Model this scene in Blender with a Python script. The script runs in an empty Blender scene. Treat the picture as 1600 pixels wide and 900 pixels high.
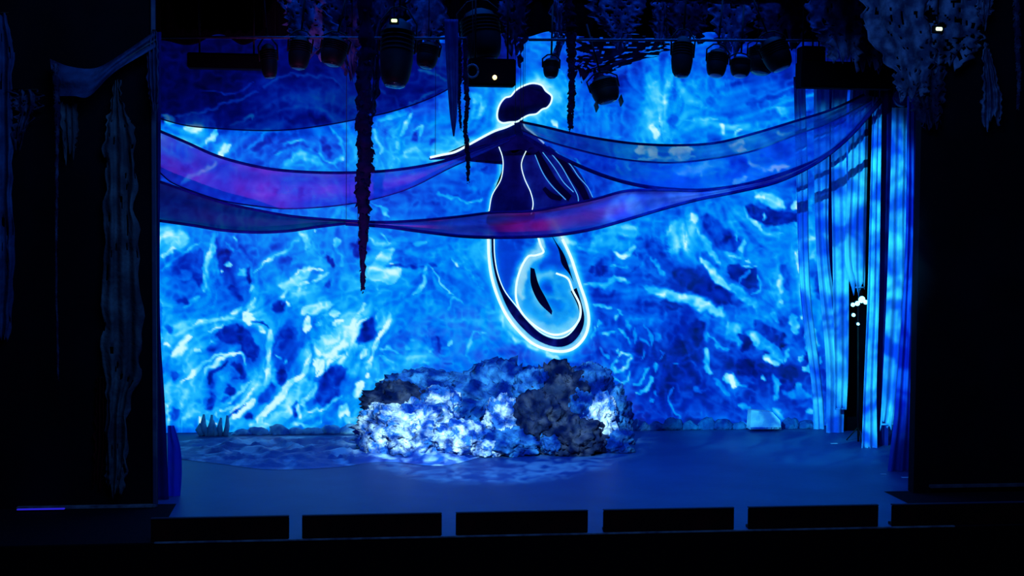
import bpy, bmesh, math, random
import numpy as np
from mathutils import Vector, Matrix, noise as mnoise

C = bpy.context.scene.collection
random.seed(7)
# ------------------------------------------------------------------ camera
F_PX = 2160.0
CAM = Vector((0.0, -22.0, 5.03))
YAW, PITCH, ROLL = math.radians(7.3), math.atan(100 / F_PX), math.radians(0.45)
fwd = Vector((math.sin(YAW) * math.cos(PITCH), math.cos(YAW) * math.cos(PITCH), -math.sin(PITCH)))
rgt = fwd.cross(Vector((0, 0, 1))).normalized()
up = rgt.cross(fwd).normalized()
rr = Matrix.Rotation(-ROLL, 3, fwd)
rgt = rr @ rgt; up = rr @ up
cam_d = bpy.data.cameras.new('camera'); cam_o = bpy.data.objects.new('camera', cam_d); C.objects.link(cam_o)
cam_d.sensor_width = 36; cam_d.lens = 36 * F_PX / 1600; cam_d.clip_end = 200
mw = Matrix.Identity(4)
for i in range(3):
    mw[i][0] = rgt[i]; mw[i][1] = up[i]; mw[i][2] = -fwd[i]; mw[i][3] = CAM[i]
cam_o.matrix_world = mw
bpy.context.scene.camera = cam_o

def ray(px, py): return fwd + rgt * ((px - 800) / F_PX) - up * ((py - 450) / F_PX)
def at(px, py, Y):
    """the point on the upstage-distance plane y = Y that lies on this sight line"""
    d = ray(px, py); return CAM + d * ((Y - CAM.y) / d.y)
def gnd(px, py, z=0.0):
    d = ray(px, py); return CAM + d * ((z - CAM.z) / d.z)

# ------------------------------------------------------------------ world, view, lamps
w = bpy.data.worlds.new('dark_theatre'); bpy.context.scene.world = w; w.use_nodes = True
w.node_tree.nodes['Background'].inputs[0].default_value = (0.0, 0.004, 0.03, 1)
w.node_tree.nodes['Background'].inputs[1].default_value = 0.12
vs = bpy.context.scene.view_settings
vs.view_transform = 'Standard'; vs.look = 'None'; vs.exposure = 0.0; vs.gamma = 1.0; vs.use_curve_mapping = False

def lamp(kind, name, loc, target, energy, color, **kw):
    d = bpy.data.lights.new(name, kind); o = bpy.data.objects.new(name, d); C.objects.link(o)
    d.energy = energy; d.color = color; o.location = loc
    o.rotation_euler = (Vector(target) - Vector(loc)).to_track_quat('-Z', 'Y').to_euler()
    for k, v in kw.items(): setattr(d, k, v)
    return o
def gobo(o, scale, lo, hi, c0, c1, detail=3):
    """water-ripple noise put into the colour of an added lamp"""
    d = o.data; d.use_nodes = True; nt = d.node_tree; N = nt.nodes; L = nt.links
    em = [n for n in N if n.type == 'EMISSION'][0]
    tc = N.new('ShaderNodeTexCoord'); nz = N.new('ShaderNodeTexNoise'); nz.inputs['Scale'].default_value = scale
    nz.inputs['Detail'].default_value = detail; nz.inputs['Distortion'].default_value = 1.2
    cr = N.new('ShaderNodeValToRGB'); cr.color_ramp.elements[0].position = lo; cr.color_ramp.elements[1].position = hi
    cr.color_ramp.elements[0].color = (*c0, 1); cr.color_ramp.elements[1].color = (*c1, 1)
    L.new(tc.outputs['Normal'], nz.inputs['Vector']); L.new(nz.outputs['Fac'], cr.inputs[0]); L.new(cr.outputs[0], em.inputs['Color'])

# added unseen blue area light overhead, brightening the stage floor
lamp('AREA', 'added_floor_wash', (4.2, 6.2, 10.0), (4.2, 5.6, 0), 290, (0.0, 0.13, 1.0), shape='RECTANGLE', size=11, size_y=4, spread=math.radians(95))
# added rippled spot standing in for projected light on the side curtains
g = lamp('SPOT', 'added_curtain_spot', (-1.5, -9, 8.0), (10.7, 8.5, 3.5), 30000, (1, 1, 1), spot_size=math.radians(24.5), spot_blend=0.35, shadow_soft_size=0.05)
gobo(g, 24, .43, .60, (0.0, 0.10, .50), (0.06, .75, 1.0))
# added cool spot in place of projected light on the reef mound
g = lamp('SPOT', 'added_reef_spot', (1.0, -6, 8.5), (3.45, 8.2, 0.9), 25000, (1, 1, 1), spot_size=math.radians(24), spot_blend=0.4, shadow_soft_size=0.05)
gobo(g, 46, .44, .60, (0.0, 0.05, .25), (0.5, .9, 1.0))
# added unseen magenta spots, put in to give the swagged sheers red
lamp('SPOT', 'added_magenta_spot', (-.6, .5, .3), at(470, 300, 8.3), 3000, (1.0, .16, .8), spot_size=math.radians(44), spot_blend=.8, shadow_soft_size=.1)
lamp('SPOT', 'added_magenta_spot', (3.6, .5, .3), at(880, 345, 7.5), 1300, (1.0, .08, .55), spot_size=math.radians(24), spot_blend=.8, shadow_soft_size=.1)
# added faint blue fill from the house side, brightening nets, fixtures and side cloths
lamp('AREA', 'added_blue_fill', (3.0, -8.0, 13.0), (3.0, 4.0, 6.0), 600, (0.10, .34, 1.0), shape='RECTANGLE', size=10, size_y=2)

# ------------------------------------------------------------------ helpers
def srgb(r, g, b):
    f = lambda c: (c / 255 / 12.92) if c <= 10.3 else ((c / 255 + .055) / 1.055) ** 2.4
    return (f(r), f(g), f(b))
MATS = {}
def mat(name, col, rough=.8, metal=0, noise=None, emit=None, es=1.0, bump=None, spec=.3):
    """noise = (scale, colour2, low, high)"""
    m = bpy.data.materials.new(name); m.use_nodes = True; nt = m.node_tree; b = nt.nodes['Principled BSDF']
    b.inputs['Base Color'].default_value = (*col, 1); b.inputs['Roughness'].default_value = rough
    b.inputs['Metallic'].default_value = metal; b.inputs['Specular IOR Level'].default_value = spec
    if noise or bump:
        tc = nt.nodes.new('ShaderNodeTexCoord')
    if noise:
        n = nt.nodes.new('ShaderNodeTexNoise'); n.inputs['Scale'].default_value = noise[0]; n.inputs['Detail'].default_value = 5
        cr = nt.nodes.new('ShaderNodeValToRGB'); e = cr.color_ramp.elements
        e[0].position = noise[2]; e[1].position = noise[3]; e[0].color = (*col, 1); e[1].color = (*noise[1], 1)
        nt.links.new(tc.outputs['Object'], n.inputs['Vector']); nt.links.new(n.outputs['Fac'], cr.inputs[0]); nt.links.new(cr.outputs[0], b.inputs['Base Color'])
    if bump:
        n = nt.nodes.new('ShaderNodeTexNoise'); n.inputs['Scale'].default_value = bump[0]; n.inputs['Detail'].default_value = 6
        bp = nt.nodes.new('ShaderNodeBump'); bp.inputs['Strength'].default_value = bump[1]; bp.inputs['Distance'].default_value = bump[2]
        nt.links.new(tc.outputs['Object'], n.inputs['Vector']); nt.links.new(n.outputs['Fac'], bp.inputs['Height']); nt.links.new(bp.outputs[0], b.inputs['Normal'])
    if emit:
        b.inputs['Emission Color'].default_value = (*emit, 1); b.inputs['Emission Strength'].default_value = es
    MATS[name] = m; return m

def sheer(name, tint, cloth, lo, hi, scale=1.6, stretch=(1, 1, 1), cloth2=None):
    """see-through voile: tinted transparency mixed with a lit cloth, denser where it is gathered"""
    m = bpy.data.materials.new(name); m.use_nodes = True; nt = m.node_tree; N = nt.nodes; L = nt.links
    N.remove(N['Principled BSDF']); out = N['Material Output']
    tr = N.new('ShaderNodeBsdfTransparent'); tr.inputs[0].default_value = (*tint, 1)
    df = N.new('ShaderNodeBsdfDiffuse'); df.inputs[0].default_value = (*cloth, 1)
    tl = N.new('ShaderNodeBsdfTranslucent'); tl.inputs[0].default_value = (*cloth, 1)
    ad = N.new('ShaderNodeMixShader'); ad.inputs[0].default_value = .35
    L.new(df.outputs[0], ad.inputs[1]); L.new(tl.outputs[0], ad.inputs[2])
    tc = N.new('ShaderNodeTexCoord'); mp = N.new('ShaderNodeMapping'); mp.inputs['Scale'].default_value = stretch
    nz = N.new('ShaderNodeTexNoise'); nz.inputs['Scale'].default_value = scale; nz.inputs['Detail'].default_value = 4; nz.inputs['Distortion'].default_value = .8
    mr = N.new('ShaderNodeMapRange'); mr.inputs['From Min'].default_value = .35; mr.inputs['From Max'].default_value = .65
    mr.inputs['To Min'].default_value = lo; mr.inputs['To Max'].default_value = hi
    mx = N.new('ShaderNodeMixShader')
    L.new(tc.outputs['Object'], mp.inputs[0]); L.new(mp.outputs[0], nz.inputs['Vector']); L.new(nz.outputs['Fac'], mr.inputs['Value'])
    L.new(mr.outputs[0], mx.inputs[0]); L.new(tr.outputs[0], mx.inputs[1]); L.new(ad.outputs[0], mx.inputs[2]); L.new(mx.outputs[0], out.inputs[0])
    if cloth2:
        cr = N.new('ShaderNodeValToRGB'); cr.color_ramp.elements[0].position = .4; cr.color_ramp.elements[1].position = .6
        cr.color_ramp.elements[0].color = (*cloth, 1); cr.color_ramp.elements[1].color = (*cloth2, 1)
        n2 = N.new('ShaderNodeTexNoise'); n2.inputs['Scale'].default_value = scale * .7
        L.new(tc.outputs['Object'], n2.inputs['Vector']); L.new(n2.outputs['Fac'], cr.inputs[0])
        L.new(cr.outputs[0], df.inputs[0]); L.new(cr.outputs[0], tl.inputs[0])
    MATS[name] = m; return m

def mesh_obj(name, verts, faces, m, parent=None, smooth=True, loc=None):
    me = bpy.data.meshes.new(name); me.from_pydata([tuple(v) for v in verts], [], faces); me.update()
    if smooth: me.polygons.foreach_set('use_smooth', [True] * len(me.polygons))
    if m: me.materials.append(m)
    o = bpy.data.objects.new(name, me); C.objects.link(o)
    if parent: o.parent = parent
    if loc is not None: o.location = loc
    return o
def tag(o, label=None, cat=None, group=None, kind=None):
    if label: o['label'] = label
    if cat: o['category'] = cat
    if group: o['group'] = group
    if kind: o['kind'] = kind
    return o
def thing(name, label, cat, loc=(0, 0, 0), group=None, rot=(0, 0, 0)):
    o = bpy.data.objects.new(name, None); C.objects.link(o); o.location = loc; o.rotation_euler = rot
    o.empty_display_size = .2
    return tag(o, label, cat, group)
def box(name, a, b, m, parent=None, bev=0.0, kind=None, base=Vector((0, 0, 0))):
    a = Vector(a) - base; b = Vector(b) - base
    bm = bmesh.new(); bmesh.ops.create_cube(bm, size=1)
    for v in bm.verts:
        v.co = Vector((a[i] + (v.co[i] + .5) * (b[i] - a[i]) for i in range(3)))
    if bev: bmesh.ops.bevel(bm, geom=bm.edges[:], offset=bev, segments=2, affect='EDGES')
    me = bpy.data.meshes.new(name); bm.to_mesh(me); bm.free(); me.materials.append(m)
    o = bpy.data.objects.new(name, me); C.objects.link(o)
    if parent: o.parent = parent
    if kind: o['kind'] = kind
    return o
def cat_spline(pts, n):
    P = [Vector(p) for p in pts]
    if len(P) < 2: return P * n
    P = [P[0] * 2 - P[1]] + P + [P[-1] * 2 - P[-2]]
    S = len(P) - 3; out = []
    for k in range(n):
        t = k / (n - 1) * S; i = min(int(t), S - 1); t -= i
        a, b, c, d = P[i:i + 4]
        out.append(.5 * ((2 * b) + (c - a) * t + (2 * a - 5 * b + 4 * c - d) * t * t + (3 * b - a - 3 * c + d) * t ** 3))
    return out
def tube(name, pts, rad, m, parent=None, seg=8, jitter=0, closed=False, base=Vector((0, 0, 0)), cap=True):
    """rad: number or list"""
    pts = [Vector(p) - base for p in pts]; n = len(pts); V = []; Fc = []
    prev = None
    for i, p in enumerate(pts):
        t = (pts[min(i + 1, n - 1)] - pts[max(i - 1, 0)])
        t = t.normalized() if t.length > 1e-9 else Vector((0, 0, 1))
        ref = prev if prev else (Vector((0, 1, 0)) if abs(t.y) < .9 else Vector((1, 0, 0)))
        u = (ref - t * ref.dot(t)).normalized(); prev = u; v = t.cross(u)
        r = rad[i] if isinstance(rad, (list, tuple)) else rad
        for k in range(seg):
            a = 2 * math.pi * k / seg
            q = r * (1 + jitter * mnoise.noise(p * 9 + Vector((math.cos(a), math.sin(a), 0)) * 1.3))
            V.append(p + (u * math.cos(a) + v * math.sin(a)) * q)
    for i in range(n - 1):
        for k in range(seg):
            k2 = (k + 1) % seg
            Fc.append((i * seg + k, i * seg + k2, (i + 1) * seg + k2, (i + 1) * seg + k))
    if cap:
        Fc.append(tuple(range(seg))[::-1]); Fc.append(tuple((n - 1) * seg + k for k in range(seg)))
    return mesh_obj(name, V, Fc, m, parent)
def lathe(name, prof, m, parent=None, seg=20, mtx=Matrix.Identity(4)):
    """prof: list of (radius, z)"""
    V = []; Fc = []
    for r, z in prof:
        for k in range(seg):
            a = 2 * math.pi * k / seg; V.append(mtx @ Vector((r * math.cos(a), r * math.sin(a), z)))
    n = len(prof)
    for i in range(n - 1):
        for k in range(seg):
            k2 = (k + 1) % seg; Fc.append((i * seg + k, i * seg + k2, (i + 1) * seg + k2, (i + 1) * seg + k))
    Fc.append(tuple(range(seg))[::-1]); Fc.append(tuple((n - 1) * seg + k for k in range(seg)))
    return mesh_obj(name, V, Fc, m, parent)

def cloth(name, rows, Y, m, parent=None, cols=24, nr=40, amp=.06, pleats=5, thick=.012, rag=0.0, ragb=0.0, seed=0, base=Vector((0, 0, 0)), Y2=None, net=0):
    """hanging cloth. rows: (y, x_left, x_right) in the photograph's frame from top to foot; hung at depth Y"""
    R = cat_spline([(r[0], r[1], r[2]) for r in rows], nr)
    front = []
    for i, r in enumerate(R):
        for j in range(cols + 1):
            u = j / cols
            e = rag * (abs(u - .5) * 2) ** 2
            x = r[1] + (r[2] - r[1]) * u + e * mnoise.noise(Vector((i * .35, u * 2 + seed, seed * 1.7))) * 2
            y = r[0]
            if ragb: y += ragb * (i / (nr - 1)) ** 3 * mnoise.noise(Vector((u * 7, seed * 3.1, .5))) * 2
            YY = Y + (0 if Y2 is None else (Y2 - Y) * u)
            YY += amp * math.sin(u * pleats * 2 * math.pi + seed + .6 * mnoise.noise(Vector((i * .12, seed, 0)))) * (.5 + .8 * abs(mnoise.noise(Vector((i * .06, u * 3, seed)))))
            front.append(at(x, y, YY) - base)
    n = len(front); V = front + [v + Vector((0, thick, 0)) for v in front]; Fc = []
    W = cols + 1; hole = set()
    if net:
        for i in range(nr - 1):
            for j in range(cols):
                q = mnoise.noise(Vector((i * .42, j * .42, seed * 2.3)))
                if q > net: hole.add((i, j))
    for i in range(nr - 1):
        for j in range(cols):
            if (i, j) in hole: continue
            a = i * W + j
            Fc.append((a, a + W, a + W + 1, a + 1)); Fc.append((n + a, n + a + 1, n + a + W + 1, n + a + W))
            for (di, dj, e1, e2) in ((-1, 0, a, a + 1), (1, 0, a + W + 1, a + W), (0, -1, a + W, a), (0, 1, a + 1, a + W + 1)):
                ii, jj = i + di, j + dj
                if ii < 0 or jj < 0 or ii >= nr - 1 or jj >= cols or (ii, jj) in hole:
                    Fc.append((e1, e2, n + e2, n + e1))
    return mesh_obj(name, V, Fc, m, parent)

def ribbon(name, upc, loc_, Y, m, parent, n=90, rws=12, amp=.05, thick=.01, base=Vector((0, 0, 0))):
    """swagged cloth between an upper and a lower edge curve"""
    A = cat_spline([(x, y, 0) for x, y in upc], n); B = cat_spline([(x, y, 0) for x, y in loc_], n)
    fr = []
    for i in range(n):
        for j in range(rws + 1):
            u = j / rws; p = A[i].lerp(B[i], u); t = i / (n - 1)
            YY = Y + amp * math.sin(u * 9 + t * 3) - .25 * math.sin(math.pi * t) * u
            fr.append(at(p.x, p.y, YY) - base)
    N_ = len(fr); V = fr + [v + Vector((0, thick, 0)) for v in fr]; Fc = []; W = rws + 1
    for i in range(n - 1):
        for j in range(rws):
            a = i * W + j; Fc.append((a, a + 1, a + W + 1, a + W))
    # single walled: voile is far thinner than anything that would show here
    return mesh_obj(name, fr, Fc, m, parent)

# ------------------------------------------------------------------ materials
K = mat('black_velvet', (.0015, .0015, .004), .95, spec=.05)
WALLB = mat('black_wall', (.0012, .0014, .006), .8, noise=(.8, (.002, .004, .012), .4, .7), spec=.1)
FLOORM = mat('stage_vinyl', (.015, .06, .24), .5, noise=(.9, (.02, .10, .30), .35, .7), bump=(14, .15, .02), spec=.25)
APRON = mat('unlit_floor_black', (.003, .004, .010), .95, noise=(30, (.006, .008, .02), .4, .6), spec=.05)  # darkness of the unlit apron put into the floor colour
PALE = mat('worn_pale_edge', (.20, .24, .34), .7, noise=(6, (.06, .08, .14), .35, .65), spec=.2)
PANEL = mat('dark_maroon_board', (.014, .002, .003), .7, noise=(3, (.05, .003, .004), .45, .8), spec=.1)
METAL = mat('black_fixture', (.0012, .0012, .003), .6, metal=.0, noise=(5, (.003, .004, .009), .4, .7), spec=.2)
STEEL = mat('dull_steel', (.04, .06, .10), .6, metal=.0, noise=(8, (.08, .11, .17), .4, .6))
LENS = mat('pale_lens', (.35, .45, .75), .2, noise=(8, (.5, .6, .8), .4, .6), spec=.6)
NET = mat('blue_grey_netting', (.03, .06, .16), .9, noise=(3.5, (.16, .26, .50), .42, .66), bump=(12, .5, .05), spec=.05)
NETD = mat('dark_net_cloth', (.007, .014, .06), .9, noise=(3.0, (.06, .11, .26), .45, .7), bump=(12, .5, .05), spec=.05)
VINE = mat('dark_seaweed_rope', (.001, .002, .025), .9, noise=(7, (.003, .002, .04), .45, .65), spec=.08)
SPIKE = mat('blue_grey_spike_cloth', (.01, .02, .16), .8, noise=(3, (.03, .07, .28), .4, .7))
CURT = mat('pale_silk_curtain', (.30, .70, .95), .75, noise=(1.6, (.08, .35, .90), .4, .6), spec=.15)
CURTD = mat('dim_blue_curtain', (.01, .05, .5), .85, noise=(1.4, (.015, .09, .6), .4, .6), spec=.08)
LEGN = mat('navy_side_curtain', (.004, .012, .16), .9, noise=(1.4, (.008, .02, .25), .4, .6), spec=.05)
HEM = mat('navy_hem_cord', (.002, .006, .13), .85, noise=(4, (.004, .01, .22), .4, .6), spec=.05)
FOAM = mat('crumpled_foam', (.03, .18, .62), .75, noise=(3.4, (.9, .97, 1.0), .42, .56), bump=(11, 1.0, .12), spec=.2)
ROCK = mat('dark_reef_rock', (.008, .02, .075), .85, noise=(3.5, (.045, .055, .11), .42, .72), bump=(8, 1, .08), spec=.15)
BLUEROCK = mat('blue_reef_rock', (.004, .06, .30), .85, noise=(3.2, (.03, .20, .50), .42, .66), bump=(8, 1, .08), spec=.15)
SILV = mat('sheen_streak_silk', (.04, .12, .45), .5, noise=(1.3, (.5, .75, .95), .50, .62), bump=(5, .5, .05))  # pale noise colour paints sheen streaks onto the cloth
BULB = mat('lit_bulb', (.6, .9, 1), .4, emit=(.35, .95, 1), es=2.2)
REDC = mat('dim_red_cloth', (.12, .006, .012), .9, noise=(2, (.03, .002, .008), .4, .65), spec=.05)

# ------------------------------------------------------------------ structure
XL, XR = at(243, 500, 2.8).x, at(1433, 500, 2.8).x
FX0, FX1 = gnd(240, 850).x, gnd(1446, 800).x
sx0, sx1 = gnd(262, 700).x - 4, gnd(1430, 745).x + 1.2
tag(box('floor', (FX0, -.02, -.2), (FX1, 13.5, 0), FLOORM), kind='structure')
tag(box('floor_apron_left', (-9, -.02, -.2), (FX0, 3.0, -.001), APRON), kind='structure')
tag(box('floor_wing_right', (FX1, 3.0, -.2), (15, 13.5, 0), FLOORM), kind='structure')
tag(box('floor_wing_left', (-7, 3.0, -.2), (FX0, 13.5, 0), FLOORM), kind='structure')
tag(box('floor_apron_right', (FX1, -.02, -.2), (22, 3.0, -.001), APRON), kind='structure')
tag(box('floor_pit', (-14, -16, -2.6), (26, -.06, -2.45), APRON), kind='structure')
tag(box('wall_stage_front', (-14, -.06, -2.6), (26, -.021, -.012), K), kind='structure')
tag(box('wall_back', (-14, 13.4, -.2), (26, 13.6, 15), K), kind='structure')
tag(box('wall_left', (-14, 2.8, 0), (XL, 3.05, 15), WALLB), kind='structure')
tag(box('wall_right', (XR, 2.8, 0), (26, 3.05, 15), WALLB), kind='structure')
tag(box('wall_header', (XL, 2.8, at(800, -40, 2.8).z), (XR, 3.05, 15), WALLB), kind='structure')
tag(box('ceiling', (-14, 2.8, 14.8), (26, 13.6, 15), K), kind='structure')
tag(box('trim_1', (XL - .05, 2.74, 0), (XL + .02, 2.8, 9.1), mat('navy_edge', (.02, .05, .16), .7, noise=(2, (.10, .16, .28), .5, .8)), bev=.008), kind='structure')
tag(box('trim_2', (gnd(30, 793).x, 2.68, 0), (XL, 2.8, .05), PALE, bev=.008), kind='structure')
tag(box('trim_3', (XR + .3, 2.70, 0.1), (gnd(1600, 765).x + 3, 2.8, .16), mat('dim_ledge', (.03, .05, .10), .8, noise=(5, (.08, .11, .18), .45, .7)), bev=.008), kind='structure')
tag(box('trim_4', (FX0, -.075, -.012), (FX1, -.021, .014), PALE, bev=.006), kind='structure')

# dark boards along the stage edge
edges = [(236, 452), (472, 690), (712, 918), (942, 1146), (1168, 1371), (1392, 1600)]
whichp = ['leftmost, fading into the dark', 'second from the left', 'third from the left, below the mermaid',
          'third from the right', 'second from the right, reddest of the row', 'rightmost, running out of the picture']
for i, (a, b) in enumerate(edges):
    xa, xb = at(a, 830, .06).x, at(b, 830, .06).x
    t = thing('edge_board', 'low dark maroon board on the stage lip, ' + whichp[i], 'board', ((xa + xb) / 2, .06, 0), 'low boards along the stage edge')
    base = Vector(((xa + xb) / 2, .06, 0))
    box('panel', (xa, .03, 0), (xb, .07, .355), PANEL, t, bev=.01, base=base)
    box('top_rail', (xa, .02, .355), (xb, .10, .375), mat('blue_rail_%d' % i, (.012, .02, .06), .7) if i == 0 else MATS['blue_rail_0'], t, bev=.004, base=base)
    for s in (xa + .02, xb - .07):
        box('foot', (s, .07, 0), (s + .05, .24, .05), METAL, t, bev=.005, base=base)
# ------------------------------------------------------------------ projected picture on the backdrop
GX0, GY0, GS = 240, 90, 25
GRID = """
111111122223331135421115543344454443332221111122
111112233333433334545556764223565555444342322222
112112334554543333545566764444575655544544333222
112222333343443445645555664455676665555654444422
767434444445455655555666664455675665655554444422
566564444454656566674444444456666555764444444422
445465455554666666554344554445556665466543344433
444544445555566554435433433345455466564334444444
333444545455444444444233333344444455466565555444
333344444556554444444233444444555555643346554444
665555555656655555555334455566556745756566544444
875645555654456555556445465666546653566667654444
744634556556557555566445564545444545676677654444
544635465565687655555445574344543346436567654444
544643658755655655555545564465543335536565654444
645544645676665556555645573334355443356656554444
566666855457767555656675665444443346565356554444
676433563478855464555566774444343335536635454444
576554364588564675555444654344333343354464454444
556665673657666665554444344354333344323333544444
667455765745566566444433334434433334534335444444
666456658654753344444333334433334334434345444444
657667685666653333333333344444444444455445444444
333655555444333333333333333333333333333333333333
"""
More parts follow.
